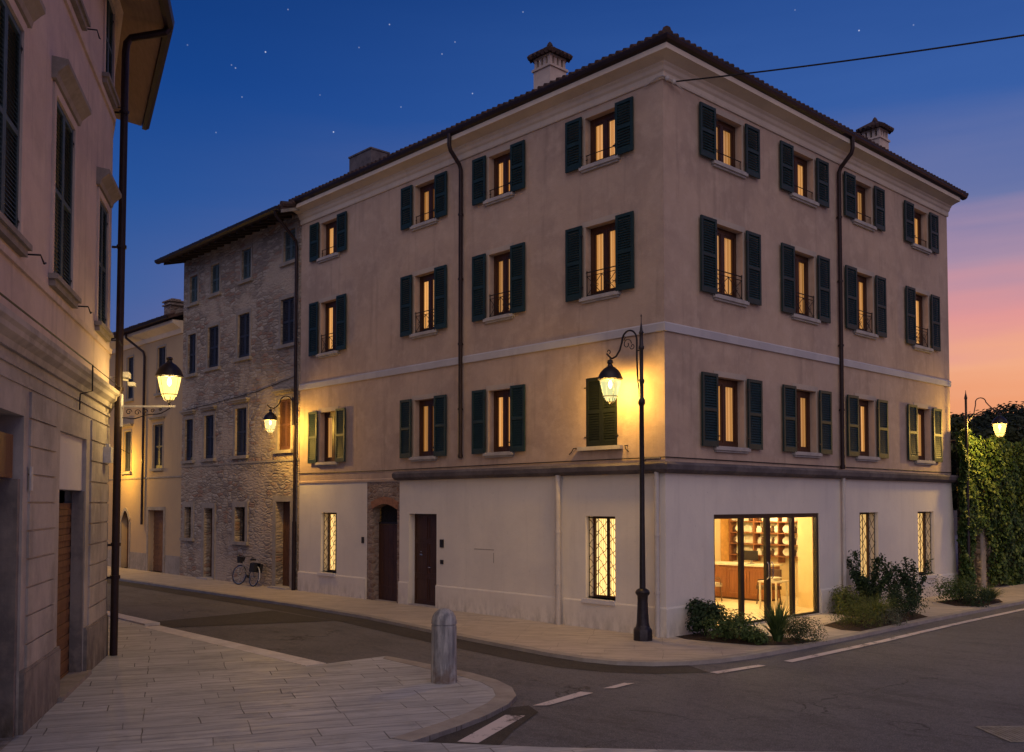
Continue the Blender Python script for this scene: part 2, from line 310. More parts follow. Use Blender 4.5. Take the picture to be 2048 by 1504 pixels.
# ------------------------------------------------------------------ mesh builder
class MB:
    def __init__(s): s.v = []; s.f = []
    def add(s, vs, fs):
        o = len(s.v); s.v += [tuple(p) for p in vs]; s.f += [tuple(i+o for i in f) for f in fs]; return s
    def box(s, x0, x1, y0, y1, z0, z1):
        return s.add([(x0,y0,z0),(x1,y0,z0),(x1,y1,z0),(x0,y1,z0),(x0,y0,z1),(x1,y0,z1),(x1,y1,z1),(x0,y1,z1)],
                     [(0,3,2,1),(4,5,6,7),(0,1,5,4),(1,2,6,5),(2,3,7,6),(3,0,4,7)])
    def quad(s, a, b, c, d): return s.add([a, b, c, d], [(0, 1, 2, 3)])
    def prism(s, pts, z0, z1):
        n = len(pts); vs = [(p[0], p[1], z0) for p in pts] + [(p[0], p[1], z1) for p in pts]
        return s.add(vs, [tuple(range(n))[::-1], tuple(range(n, 2*n))] + [(i, (i+1) % n, n+(i+1) % n, n+i) for i in range(n)])
    def prism_xz(s, pts, y0, y1):
        n = len(pts); vs = [(p[0], y0, p[1]) for p in pts] + [(p[0], y1, p[1]) for p in pts]
        return s.add(vs, [tuple(range(n)), tuple(range(n, 2*n))[::-1]] + [(i, n+i, n+(i+1) % n, (i+1) % n) for i in range(n)])
    def lathe(s, prof, c=(0, 0, 0), n=20, sq=None):
        vs = []; fs = []
        for (r, z) in prof:
            for k in range(n):
                a = 2*pi*(k+.5)/n; vs.append((c[0]+r*cos(a), c[1]+r*sin(a), c[2]+z))
        for j in range(len(prof)-1):
            for k in range(n):
                a = j*n+k; b = j*n+(k+1) % n; fs.append((a, b, b+n, a+n))
        fs.append(tuple(range(n))[::-1]); fs.append(tuple(range((len(prof)-1)*n, len(prof)*n)))
        return s.add(vs, fs)
    def tube(s, pts, r, n=8, r1=None):
        pts = [Vector(p) for p in pts]; vs = []; fs = []; up = None
        for i, p in enumerate(pts):
            d = (pts[min(i+1, len(pts)-1)] - pts[max(i-1, 0)]).normalized()
            if up is None: up = Vector((0, 0, 1)) if abs(d.z) < .9 else Vector((1, 0, 0))
            a = d.cross(up); a = a.normalized() if a.length > 1e-5 else Vector((1, 0, 0)); b = a.cross(d).normalized(); up = b
            rr = r if r1 is None else r + (r1-r)*i/max(1, len(pts)-1)
            for k in range(n):
                t = 2*pi*k/n; vs.append(p + a*cos(t)*rr + b*sin(t)*rr)
        m = len(pts)
        for j in range(m-1):
            for k in range(n):
                fs.append((j*n+k, j*n+(k+1) % n, (j+1)*n+(k+1) % n, (j+1)*n+k))
        fs.append(tuple(range(n))[::-1]); fs.append(tuple(range((m-1)*n, m*n)))
        return s.add(vs, fs)
    def sweep(s, prof, path, closed_ends=True):
        """prof: (out, z) closed loop; path: xy points, outward is to the right of the walk"""
        P = [Vector(p) for p in path]; m = len(P); n = len(prof); vs = []
        for i in range(m):
            ds = []
            if i > 0: ds.append((P[i]-P[i-1]).normalized())
            if i < m-1: ds.append((P[i+1]-P[i]).normalized())
            ns = [Vector((d.y, -d.x)) for d in ds]
            nn = ns[0] if len(ns) == 1 else (ns[0]+ns[1]).normalized()
            k = 1 if len(ns) == 1 else 1/max(.3, nn.dot(ns[0]))
            for (o, z) in prof: vs.append((P[i].x+nn.x*o*k, P[i].y+nn.y*o*k, z))
        fs = []
        for i in range(m-1):
            for j in range(n): fs.append((i*n+j, (i+1)*n+j, (i+1)*n+(j+1) % n, i*n+(j+1) % n))
        fs.append(tuple(range(n))); fs.append(tuple(range((m-1)*n, m*n))[::-1])
        return s.add(vs, fs)
    def xf(s, M): s.v = [tuple(M @ Vector(p)) for p in s.v]; return s
    def join(s, o): return s.add(o.v, o.f)
    def leaf(s, p, nrm, size, asp=.6):
        nrm = Vector(nrm); nrm = nrm.normalized() if nrm.length > 1e-6 else Vector((0, 0, 1))
        t = Vector((random.uniform(-1, 1), random.uniform(-1, 1), random.uniform(-1, 1))); t = (t - nrm*t.dot(nrm))
        t = t.normalized() if t.length > 1e-3 else nrm.orthogonal().normalized()
        b = nrm.cross(t); p = Vector(p); fo = nrm*size*.18
        return s.add([p-t*size*.5, p+b*size*asp*.5-t*size*.05+fo, p+t*size*.5, p-b*size*asp*.5-t*size*.05+fo], [(0, 1, 2), (0, 2, 3)])

def mesh(name, mb, mat):
    me = bpy.data.meshes.new(name); me.from_pydata(mb.v, [], mb.f); me.materials.append(MATS[mat])
    return me
def put(name, mb, mat, parent=None, smooth=False, recalc=True):
    me = mesh(name, mb, mat)
    if recalc:
        import bmesh
        bm = bmesh.new(); bm.from_mesh(me); bmesh.ops.recalc_face_normals(bm, faces=bm.faces); bm.to_mesh(me); bm.free()
    if smooth:
        for p in me.polygons: p.use_smooth = True
        me.set_sharp_from_angle(angle=rad(38))
    o = bpy.data.objects.new(name, me); COL.objects.link(o); o.parent = parent; return o
def tag(o, label, cat, group=None):
    o['label'] = label; o['category'] = cat
    if group: o['group'] = group
    return o
def thing(name, label, cat, loc=(0, 0, 0), rz=0, group=None):
    o = bpy.data.objects.new(name, None); COL.objects.link(o); o.location = loc; o.rotation_euler = (0, 0, rz); return tag(o, label, cat, group)
def struct(name, mb, mat, kind='structure'):
    o = put(name, mb, mat); o['kind'] = kind; return o
def kids(o): return [c for c in bpy.data.objects if c.parent == o]
def copytree(o, parent, memo=None):
    c = o.copy(); COL.objects.link(c); c.parent = parent
    for k in CH.get(o.name, []): copytree(k, c)
    return c
CH = {}
def reg(o):
    if o.parent: CH.setdefault(o.parent.name, []).append(o)
    return o

def wall(x0, x1, z0, z1, holes, depth=.2, y=0):
    xs = sorted({x0, x1, *[h[0] for h in holes], *[h[1] for h in holes]}); zs = sorted({z0, z1, *[h[2] for h in holes], *[h[3] for h in holes]})
    xs = [x for x in xs if x0 <= x <= x1]; zs = [z for z in zs if z0 <= z <= z1]
    mb = MB()
    for i in range(len(xs)-1):
        for j in range(len(zs)-1):
            cx, cz = (xs[i]+xs[i+1])/2, (zs[j]+zs[j+1])/2
            if any(h[0] < cx < h[1] and h[2] < cz < h[3] for h in holes): continue
            mb.quad((xs[i], y, zs[j]), (xs[i+1], y, zs[j]), (xs[i+1], y, zs[j+1]), (xs[i], y, zs[j+1]))
    for h in holes:
        a, b, c, d = h[:4]; dp = y + (h[4] if len(h) > 4 else depth)
        mb.quad((a, y, c), (a, y, d), (a, dp, d), (a, dp, c)); mb.quad((b, y, c), (b, dp, c), (b, dp, d), (b, y, d))
        mb.quad((a, y, d), (b, y, d), (b, dp, d), (a, dp, d)); mb.quad((a, y, c), (a, dp, c), (b, dp, c), (b, y, c))
    return mb

# ------------------------------------------------------------------ window kit (local: x right, -y out, z up; origin = bottom centre of opening)
def shutter_leaf(w, h, y0=-.10, t=.045, x0=0, slats=True):
    mb = MB(); st = .065; z0 = 0
    mb.box(x0, x0+st, y0, y0+t, z0, z0+h); mb.box(x0+w-st, x0+w, y0, y0+t, z0, z0+h)
    mb.box(x0+st, x0+w-st, y0+.001, y0+t-.001, z0, z0+.12); mb.box(x0+st, x0+w-st, y0+.001, y0+t-.001, z0+h-.07, z0+h)
    mid = z0+h*.50; mb.box(x0+st, x0+w-st, y0+.001, y0+t-.001, mid-.035, mid+.035)
    for a, b in ((z0+.12, mid-.035), (mid+.035, z0+h-.07)):
        n = max(3, int((b-a)/.055)); s = (b-a)/n
        for k in range(n):
            z = a+s*k
            mb.add([(x0+st, y0+.004, z), (x0+w-st, y0+.004, z), (x0+w-st, y0+t-.006, z+s*1.05), (x0+st, y0+t-.006, z+s*1.05),
                    (x0+st, y0+.012, z), (x0+w-st, y0+.012, z), (x0+w-st, y0+t, z+s*1.05), (x0+st, y0+t, z+s*1.05)],
                   [(0, 1, 2, 3), (7, 6, 5, 4), (0, 4, 5, 1), (1, 5, 6, 2), (2, 6, 7, 3), (3, 7, 4, 0)])
    return mb
def hinge_mb(x, h, y=-.10):
    mb = MB().tube([(x, y+.02, .2), (x, y+.02, h-.2)], .006, 5)
    for z in (.22, h-.22): mb.box(x-.05, x+.05, y-.008, y-.002, z-.012, z+.012); mb.tube([(x, y+.02, z-.05), (x, y+.02, z+.05)], .014, 6)
    return mb
def scroll(mb, cx, cz, r, y, a0, turns, rr=.006, sgn=1):
    pts = []
    for k in range(14):
        t = k/13; a = a0+sgn*turns*2*pi*t; q = r*(1-.75*t); pts.append((cx+q*cos(a), y, cz+q*sin(a)))
    mb.tube(pts, rr, 5)
def window_lit(parent, w, h, rail, sw=.52, d=.17, leaf=True, sillw=.12, mats='shutter_green', seed=0):
    """window part with sub-parts; returns the frame object"""
    f = MB(); t = .105
    f.box(-w/2, -w/2+t, d, d+.06, 0, h); f.box(w/2-t, w/2, d, d+.06, 0, h); f.box(-w/2+t, w/2-t, d, d+.06, 0, t); f.box(-w/2+t, w/2-t, d, d+.06, h-t-.02, h)
    f.box(-.055, .055, d+.001, d+.055, t, h-t-.02)
    for s in (-1, 1):
        x0, x1 = (-w/2+t, -.055) if s < 0 else (.055, w/2-t)
        f.box(x0, x0+.035, d+.012, d+.05, t, h-t-.02); f.box(x1-.035, x1, d+.012, d+.05, t, h-t-.02)
        f.box(x0+.035, x1-.035, d+.012, d+.05, t, t+.05); f.box(x0+.035, x1-.035, d+.012, d+.05, h-t-.06, h-t-.02)
    fo = put('window', f, 'wood_frame', parent); reg(fo)
    gl = MB().quad((-w/2+.02, d+.03, .02), (w/2-.02, d+.03, .02), (w/2-.02, d+.03, h-.02), (-w/2+.02, d+.03, h-.02)); reg(put('glass_pane', gl, 'window_glass', fo, recalc=False))
    c = MB(); n = 36
    xs = [-w/2+w*i/n for i in range(n+1)]; ys = [d+.12+.018*sin(i*1.3+seed)+.01*sin(i*.5) for i in range(n+1)]
    vs = [(x, y, 0) for x, y in zip(xs, ys)] + [(x, y, h) for x, y in zip(xs, ys)]
    c.add(vs, [(i, i+1, n+2+i, n+1+i) for i in range(n)]); reg(put('curtain', c, 'lit_curtain', fo, smooth=False, recalc=False))
    u = MB().box(-w/2-.09, w/2+.09, -.012, 0, h+.001, h+.13).box(-w/2-.05, -w/2, -.011, 0, 0, h).box(w/2, w/2+.05, -.011, 0, 0, h); reg(put('surround', u, 'pale_surround', fo))
    s = MB().box(-w/2-sillw, w/2+sillw, -.10, d, -.085, 0).box(-w/2-sillw+.04, w/2+sillw-.04, -.06, -.001, -.13, -.0855); reg(put('sill', s, 'sill_stone', fo))
    if leaf:
        g = .05
        for sx in (-1, 1):
            x0 = -w/2-g-sw if sx < 0 else w/2+g
            o = put('shutter', shutter_leaf(sw, h+.06, x0=x0).xf(Matrix.Translation((0, 0, -.02))), mats, fo); reg(o)
            o.rotation_euler = (0, 0, 0)
        for x_ in (-w/2-g+.01, w/2+g-.01): reg(put('hinge', hinge_mb(x_, h), 'iron', fo))
    if rail == 'low':
        r = MB(); z = .26; r.tube([(-w/2, .02, z), (w/2, .02, z)], .011, 6); r.tube([(-w/2, .02, z-.10), (-w/2+.06, .02, z-.10)], .01, 6)
        for x in (-w/2+.03, w/2-.03): r.tube([(x, .02, 0), (x, .02, z)], .009, 6)
        reg(put('railing', r, 'iron', fo))
    if rail == 'high':
        r = MB(); H = .58; y = .02
        r.tube([(-w/2, y, H), (w/2, y, H)], .013, 6); r.tube([(-w/2, y, H-.09), (w/2, y, H-.09)], .009, 6); r.tube([(-w/2, y, .05), (w/2, y, .05)], .011, 6)
        for x in (-w/2+.02, w/2-.02): r.tube([(x, y, 0), (x, y, H+.04)], .012, 6)
        nb = 2
        for k in range(nb):
            a = -w/2+.02+(w-.04)*k/nb; b = a+(w-.04)/nb; m_ = (a+b)/2; q = (.05+H-.09)/2
            r.tube([(b, y, .05), (b, y, H-.09)], .009, 5)
            r.tube([(a, y, .05), (b, y, H-.09)], .008, 5); r.tube([(b, y, .05), (a, y, H-.09)], .008, 5)
            for (sx, sz) in ((1, 0), (-1, 0), (0, 1), (0, -1)): scroll(r, m_+sx*.09, q+sz*.11, .05, y, pi if sx > 0 else 0, .9, .006)
        reg(put('railing', r, 'iron', fo))
    return fo

# ------------------------------------------------------------------ GROUND
rz = -.07
struct('ground', MB().quad((-600, -600, -.16), (600, -600, -.16), (600, 600, -.16), (-600, 600, -.16)), 'earth')
struct('road', MB().quad((-70, -60, rz), (60, -60, rz), (60, 70, rz), (-70, 70, rz)), 'asphalt')
def arc(c, r, a0, a1, n=10): return [(c[0]+r*cos(rad(a0+(a1-a0)*k/n)), c[1]+r*sin(rad(a0+(a1-a0)*k/n))) for k in range(n+1)]
kerb = [(-45, -2.45), (-23.6, -2.4), (-11, -2.3), (-7.4, -2.42), (-2.9, -3.0), (-.3, -3.22), (.6, -3.2), (1.25, -3.02), (1.75, -2.65), (2.12, -2.1), (2.36, -1.4), (2.48, -.6), (2.52, .5), (2.52, 3), (2.4, 7.3), (2.38, 13.7), (2.3, 26), (2.2, 45)]
def offset(path, o):
    P = [Vector(p) for p in path]; r = []
    for i, p in enumerate(P):
        d = ((P[i]-P[i-1]).normalized() if i else Vector((0, 0))) + ((P[i+1]-P[i]).normalized() if i < len(P)-1 else Vector((0, 0)))
        d.normalize(); r.append((p.x-d.y*o, p.y+d.x*o))
    return r
inner = offset(kerb, .22)
# pavement round the corner building (one sheet on a solid step), with planting-bed sheets laid on top
struct('pavement', MB().prism(inner + [(-.6, 45), (-.6, .3), (-45, .3)], -.15, 0.0), 'sidewalk_paving')
def strip(mb, a, b, z0, z1):
    for i in range(len(a)-1): 
        mb.add([(a[i][0], a[i][1], z0), (a[i+1][0], a[i+1][1], z0), (b[i+1][0], b[i+1][1], z0), (b[i][0], b[i][1], z0),
                (a[i][0], a[i][1], z1), (a[i+1][0], a[i+1][1], z1), (b[i+1][0], b[i+1][1], z1), (b[i][0], b[i][1], z1)],
               [(4, 5, 6, 7), (0, 1, 5, 4), (3, 7, 6, 2)])
    return mb
struct('kerb', strip(MB(), kerb, inner, -.15, .004), 'kerb_stone')
# pavement on the near side (left), with its rounded nose
nose = [(-45, -7.0), (-12.6, -7.05), (-2.1, -7.28), (-2.07, -5.62), (-.65, -5.60), (.35, -5.62), (1.1, -5.74), (1.7, -5.98), (2.2, -6.36), (2.55, -6.85), (2.85, -7.5), (3.08, -8.2), (3.3, -9.1)]
front = [(3.30, -9.1), (4.57, -8.10), (6.24, -6.58), (8.4, -4.42), (20, 7.2)]
edge = nose + front[1:]
inn = offset(nose, -.30)
poly = edge + [(40, -12), (40, -45), (-45, -45)]
struct('pavement_near', MB().prism(poly, -.15, -.006), 'slab_paving')
struct('kerb_near', strip(MB(), nose[3:], inn[3:], -.15, 0.0), 'kerb_stone')
struct('kerb_strip', MB().box(-45, -9.7, -6.98, -6.62, -.15, -.004).box(-9.15, -2.12, -7.26, -6.86, -.15, -.001), 'pale_kerb')
# asphalt patches (trench repairs)
z = rz+.004
out = offset(kerb, -.75)
mbp = MB()
for i in range(len(kerb)-1):
    if i > 8: break
    mbp.quad((kerb[i][0], kerb[i][1], z), (kerb[i+1][0], kerb[i+1][1], z), (out[i+1][0], out[i+1][1], z), (out[i][0], out[i][1], z))
struct('asphalt_patch', mbp, 'asphalt_new')
struct('asphalt_patch', MB().quad((-10.4, -6.9, z+.004), (-9.2, -6.9, z+.004), (-7.6, -3.2, z+.004), (-10.6, -3.2, z+.004)), 'asphalt_new')
struct('asphalt_patch', MB().add([(3.35, -9.1, z+.004), (3.05, -8.2, z+.004), (2.82, -7.5, z+.004), (2.5, -6.85, z+.004), (2.60, -6.5, z+.004), (3.0, -6.7, z+.004), (3.55, -7.7, z+.004), (4.1, -8.5, z+.004)], [(0, 1, 2, 3, 4, 5, 6, 7)]), 'asphalt_new')
# markings
z = rz+.012
def gq(pts, name='road_marking'): return struct(name, MB().add([(x, y, z) for x, y in pts], [tuple(range(len(pts)))]), 'road_paint')
gq([(3.72, -8.42), (3.50, -8.56), (2.83, -7.16), (3.05, -7.00)])
gq([(2.80, -6.31), (2.66, -6.48), (2.44, -5.25), (2.64, -5.18)])
gq([(2.62, -4.68), (2.50, -4.80), (2.43, -4.22), (2.56, -4.12)])
gq([(2.98, -2.46), (2.80, -2.44), (2.94, -1.18), (3.10, -1.16)])
gq([(3.22, -.52), (3.04, -.50), (3.02, 3.0), (2.90, 7.3), (2.84, 13.7), (2.76, 26), (2.70, 44), (2.86, 44), (2.92, 26), (3.0, 13.7), (3.06, 7.3), (3.2, 3.0)])
# drains
def drain(x, y, rz_, lab, w=.6, h=.45, n=9, mat='cast_iron', z=-.066):
    t = thing('storm_drain', lab, 'drain', (x, y, z), rz_)
    fr_ = MB().box(-w, w, -h, -h+.05, 0, .008).box(-w, w, h-.05, h, 0, .008).box(-w, -w+.05, -h+.05, h-.05, 0, .008).box(w-.05, w, -h+.05, h-.05, 0, .008)
    put('frame', fr_, mat, t)
    g = MB()
    for k in range(n):
        x_ = -w+.09+(2*w-.18)*k/(n-1); g.box(x_-.022, x_+.022, -h+.055, h-.055, .001, .006)
    put('grate', g, mat, t)
drain(8.05, -3.1, rad(50), 'iron drain grating set in the asphalt at the right edge', .5, .4, 15, mat='drain_steel')
drain(3.90, -9.42, rad(40), 'narrow dark drain grating in the near pavement by the bottom edge', .45, .13, 11, z=-.004)

# ------------------------------------------------------------------ CORNER BUILDING
L_, W_ = 14.69, 14.37
R90 = Matrix.Rotation(pi/2, 4, 'Z')
cb_ = thing('corner_building', 'three storey ochre house with green shutters above a white shop floor on the corner', 'building')
Z1, Z2, Z3 = (4.06, 5.62), (7.46, 9.08), (10.48, 11.60)
Lc = [(-13.0, .98), (-8.17, .92), (-5.13, .84), (-1.77, .92)]
Rc = [(2.39, 1.10), (5.66, 1.05), (8.82, 1.02), (12.39, 1.02)]
holesL = []; holesR = []; specs = []
for i, (cx, w) in enumerate(Lc):
    for j, (a, b) in enumerate((Z1, Z2, Z3)): holesL.append((cx-w/2, cx+w/2, a, b)); specs.append(('L', cx, w, a, b-a, (None, 'high', 'low')[j], i))
for i, (cx, w) in enumerate(Rc):
    for j, (a, b) in enumerate((Z1, Z2, Z3)): holesR.append((cx-w/2, cx+w/2, a, b)); specs.append(('R', cx, w, a, b-a, (None, 'high', 'low')[j], i))
up = wall(-L_, 0, 3.42, 12.4, holesL).join(wall(0, W_, 3.42, 12.4, holesR).xf(R90))
up.quad((-L_, 0, 3.42), (-L_, W_, 3.42), (-L_, W_, 12.4), (-L_, 0, 12.4)); up.quad((0, W_, 3.42), (0, W_, 12.4), (-L_, W_, 12.4), (-L_, W_, 3.42))
put('upper_wall', up, 'ochre_plaster', cb_)
GW = [(-13.38, -12.50), (-2.26, -1.38)]; GR = [(8.40, 9.46), (11.95, 13.05)]
ghL = [(a, b, .66, 2.50, .30) for a, b in GW] + [(-8.86, -7.64, 0, 2.50, .26), (-10.90, -9.30, 0, 3.40, .02)]
ghR = [(a, b, .66, 2.54, .34) for a, b in GR] + [(1.72, 6.27, .0, 2.54, .14)]
lo = wall(-L_, 0, 0, 3.42, ghL).join(wall(0, W_, 0, 3.42, ghR).xf(R90))
lo.quad((-L_, 0, 0), (-L_, W_, 0), (-L_, W_, 3.42), (-L_, 0, 3.42)); lo.quad((0, W_, 0), (0, W_, 3.42), (-L_, W_, 3.42), (-L_, W_, 0))
lo.add([(.0, W_+.001, 0), (.0, W_+.36, 0), (.0, W_+.001, 3.4), (-1.5, W_+.001, 0), (-1.5, W_+.36, 0), (-1.5, W_+.001, 3.4)], [(0, 1, 2), (3, 5, 4), (1, 4, 5, 2), (0, 2, 5, 3)])
put('ground_floor_wall', lo, 'white_plaster', cb_)
pp = [(0, -.05), (.035, -.05), (.035, .585), (.02, .615), (0, .615)]
for q in ([(-L_, 0), (-10.90, 0)], [(-9.30, 0), (-8.86, 0)], [(-7.64, 0), (-3.15, 0)], [(-2.93, 0), (0, 0), (0, 1.72)], [(0, 6.27), (0, W_+.30)]): put('plinth', MB().sweep(pp, q), 'white_plaster', cb_)
band = [(0, 6.42), (.045, 6.42), (.055, 6.58), (.03, 6.61), (0, 6.61)]
put('string_course', MB().sweep(band, [(-L_, 0), (0, 0), (0, W_)]), 'grey_band', cb_)
led = [(0, 3.43), (.13, 3.44), (.20, 3.50), (.22, 3.60), (.17, 3.645), (0, 3.67)]
put('ledge', MB().sweep(led, [(-9.38, 0), (0, 0), (0, W_+.25)]), 'lead_ledge', cb_)
put('string_moulding', MB().sweep([(0, 3.42), (.03, 3.42), (.03, 3.47), (0, 3.50)], [(-L_, 0), (-9.39, 0)]), 'ochre_plaster', cb_)
cor = [(0, 11.80), (.035, 11.80), (.05, 11.84), (.05, 11.94), (.09, 11.98), (.11, 12.05), (.15, 12.09), (.15, 12.12), (.28, 12.17), (.40, 12.20), (.42, 12.20), (.42, 12.315), (0, 12.32)]
put('cornice', MB().sweep(cor, [(-L_, 0), (0, 0), (0, W_+.02)]), 'cream_paint', cb_)
gut = [(.36, 12.322), (.44, 12.325), (.50, 12.36), (.525, 12.42), (.52, 12.45), (.36, 12.45)]
put('gutter', MB().sweep(gut, [(-L_-.02, 0), (0, 0), (0, W_+.35)]), 'gutter', cb_)
# hip roof with a row of tile ends
rf = MB(); e = .47; zt = 12.452; ap = (-L_/2, W_/2, zt+.40*(W_/2+e))
c4 = [(-L_-.1, -e, zt), (e, -e, zt), (e, W_+e, zt), (-L_-.1, W_+e, zt)]
rf.add(c4+[ap], [(0, 1, 4), (1, 2, 4), (2, 3, 4), (3, 0, 4), (3, 2, 1, 0)])
def tiles(mb, p0, p1, dirn, slope, n, r=.062, ln=.30):
    p0 = Vector(p0); p1 = Vector(p1); d = Vector(dirn)
    for k in range(n):
        p = p0.lerp(p1, (k+.5)/n); j = random.uniform(-.02, .02)
        mb.tube([p+Vector((0, 0, .02+j*.5)), p+d*ln+Vector((0, 0, .02+j*.5+slope*ln))], r, 7, r*.85)
tiles(rf, (-L_, -e-.04, zt), (e, -e-.04, zt), (0, 1, 0), .40, 76)
tiles(rf, (e+.04, -e, zt), (e+.04, W_+e, zt), (-1, 0, 0), .40, 76)
for k in range(4):   # hip ridge tiles
    q = Vector((e, -e, zt+.06))+(Vector(ap)-Vector((e, -e, zt)))*(k*.035); q2 = q+(Vector(ap)-Vector((e, -e, zt))).normalized()*.42
    rf.tube([q, q2], .10, 8, .08)
roof = put('roof', rf, 'roof_tile', cb_)
# chimneys
def chimney(parent, x, y, z0, zc, w=.58, cw=.80):
    w += .04; c = MB().box(x-w/2, x+w/2, y-w/2, y+w/2, z0, zc)
    c.box(x-w/2-.04, x+w/2+.04, y-w/2-.04, y+w/2+.04, zc, zc+.06)
    for sx in (-1, -.33, .33, 1):
        for sy in (-1, -.33, .33, 1):
            if max(abs(sx), abs(sy)) < 1: continue
            px, py = x+sx*(w/2-.06), y+sy*(w/2-.06); c.box(px-.045, px+.045, py-.045, py+.045, zc+.06, zc+.30)
    c.box(x-w/2, x+w/2, y-w/2, y+w/2, zc+.30, zc+.35)
    vent_shade_core = MB().box(x-w/4, x+w/4, y-w/4, y+w/4, zc+.0605, zc+.2995)  # black core added so the vent openings look shaded
    co_ = put('chimney', c, 'pink_plaster', parent); put('vent_shade_core', vent_shade_core, 'black_cloth', co_)
    t = MB(); h = cw/2
    t.add([(x-h, y-h, zc+.36), (x+h, y-h, zc+.36), (x+h, y+h, zc+.36), (x-h, y+h, zc+.36), (x, y, zc+.66)], [(0, 1, 4), (1, 2, 4), (2, 3, 4), (3, 0, 4), (3, 2, 1, 0)])
    for s in range(4):
        M = Matrix.Translation((x, y, 0)) @ Matrix.Rotation(s*pi/2, 4, 'Z')
        q = MB()
        for k in range(5):
            u = (-.8+.4*k)*h; q.tube([(u, -h-.06, zc+.36), (u*.35, -h*.45, zc+.55)], .07, 6)
        q.tube([(h+.02, -h-.02, zc+.38), (0, 0, zc+.68)], .06, 6)
        t.join(q.xf(M))
    t.lathe([(.07, zc+.66), (.09, zc+.72), (.05, zc+.80), (.01, zc+.84)], (x, y, 0), 8)
    put('chimney_cap', t, 'roof_tile', co_)
chimney(roof, -5.34, 2.0, 13.0, 14.35); chimney(roof, -2.0, 13.75, 12.8, 14.58)
# windows
for k, (side, cx, w, z0, h, rail, i) in enumerate(specs):
    if side == 'L' and i == 3 and rail is None: 
        f = MB().box(-w/2, w/2, .05, .09, 0, h); fo = put('window', f, 'wood_frame', cb_); fo.location = (cx, 0, z0)
        for s in (-1, 1): put('shutter', shutter_leaf(w/2-.004, h-.01, y0=-.005, x0=-w/2+.002 if s < 0 else .002), 'shutter_green_dimmed', fo)
        put('sill', MB().box(-w/2-.17, w/2+.17, -.12, .04, -.085, 0), 'sill_stone', fo)
        hk = MB()
        for s in (-1, 1): hk.tube([(s*(w/2+.30), 0, -.02), (s*(w/2+.30), -.10, -.02), (s*(w/2+.34), -.12, -.10), (s*(w/2+.42), -.12, -.16)], .012, 5)
        put('shutter_stay', hk, 'iron', fo); put('hinge', hinge_mb(-w/2, h, -.01), 'iron', fo); put('hinge', hinge_mb(w/2, h, -.01), 'iron', fo)
        continue
    o = window_lit(cb_, w, h, rail, sw=(.50 if side == 'L' else .58), seed=k*1.7)
    o.location = (cx, 0, z0) if side == 'L' else (0, cx, z0)
    if side == 'R': o.rotation_euler = (0, 0, pi/2)
# grilled ground-floor windows
def grille_window(parent, w, h, d=.26):
    f = MB(); t = .06
    f.box(-w/2, -w/2+t, d, d+.05, 0, h); f.box(w/2-t, w/2, d, d+.05, 0, h); f.box(-w/2+t, w/2-t, d, d+.05, 0, t); f.box(-w/2+t, w/2-t, d, d+.05, h-t, h); f.box(-.035, .035, d+.001, d+.045, t, h-t)
    fo = put('window', f, 'wood_frame', parent)
    put('lit_blind', MB().quad((-w/2, d+.07, 0), (w/2, d+.07, 0), (w/2, d+.07, h), (-w/2, d+.07, h)), 'lit_pane', fo)
    g = MB(); y = .10; n = 7
    for x in (-w/2+.02, -w/6, w/6, w/2-.02):
        g.tube([(x, y, 0), (x, y, h)], .011, 5)
    for z in (.03, h-.03): g.tube([(-w/2, y, z), (w/2, y, z)], .012, 5)
    step = w/3*1.0; nn = int(h/step)+1
    for s in (-1, 1):
        for k in range(-3, nn+1):
            pts = []
            for q in range(13):
                u = -w/2+.02+(w-.04)*q/12; zz = k*step+(q/12)*3*step if s > 0 else k*step+(1-q/12)*3*step
                zz += .03*sin(q/12*3*2*pi)
                if 0.03 < zz < h-.03: pts.append((u, y-.012*s, zz))
            if len(pts) > 1: g.tube(pts, .0075, 5)
    put('grille', g, 'iron', fo)
    put('sill', MB().box(-w/2-.06, w/2+.02, -.09, -.036, -.10, -.005).box(-w/2, w/2, -.0355, d, -.04, 0.0), 'white_paint', fo)
    return fo
for a, b in GW: grille_window(cb_, b-a, 1.84).location = ((a+b)/2, 0, .66)
for a, b in GR:
    o = grille_window(cb_, b-a, 1.88, .27); o.location = (0, (a+b)/2, .66); o.rotation_euler = (0, 0, pi/2)
# plain door
d = MB().box(-8.86, -7.64, .20, .26, 0, 2.5)
for x0, x1 in ((-8.80, -8.28), (-8.22, -7.70)):
    for z0, z1 in ((.10, .75), (.85, 1.7), (1.8, 2.42)):
        d.box(x0, x1, .185, .1995, z0, z0+.03).box(x0, x1, .185, .1995, z1-.03, z1).box(x0, x0+.03, .185, .1995, z0+.031, z1-.031).box(x1-.03, x1, .185, .1995, z0+.031, z1-.031)
dr = put('door', d, 'wood_door', cb_)
put('door_handle', MB().tube([(-8.16, .185, 1.05), (-8.16, .13, 1.05), (-8.04, .13, 1.05)], .012, 6).lathe([(.0, 0), (.03, .0), (.03, .02)], (-8.5, .16, 1.45), 8), 'chrome', dr)
put('letter_slot', MB().box(-8.60, -8.48, .175, .1845, 1.36, 1.40), 'chrome', dr)
put('threshold', MB().box(-8.86, -7.64, -.02, .195, -.01, .025), 'sill_stone', dr)
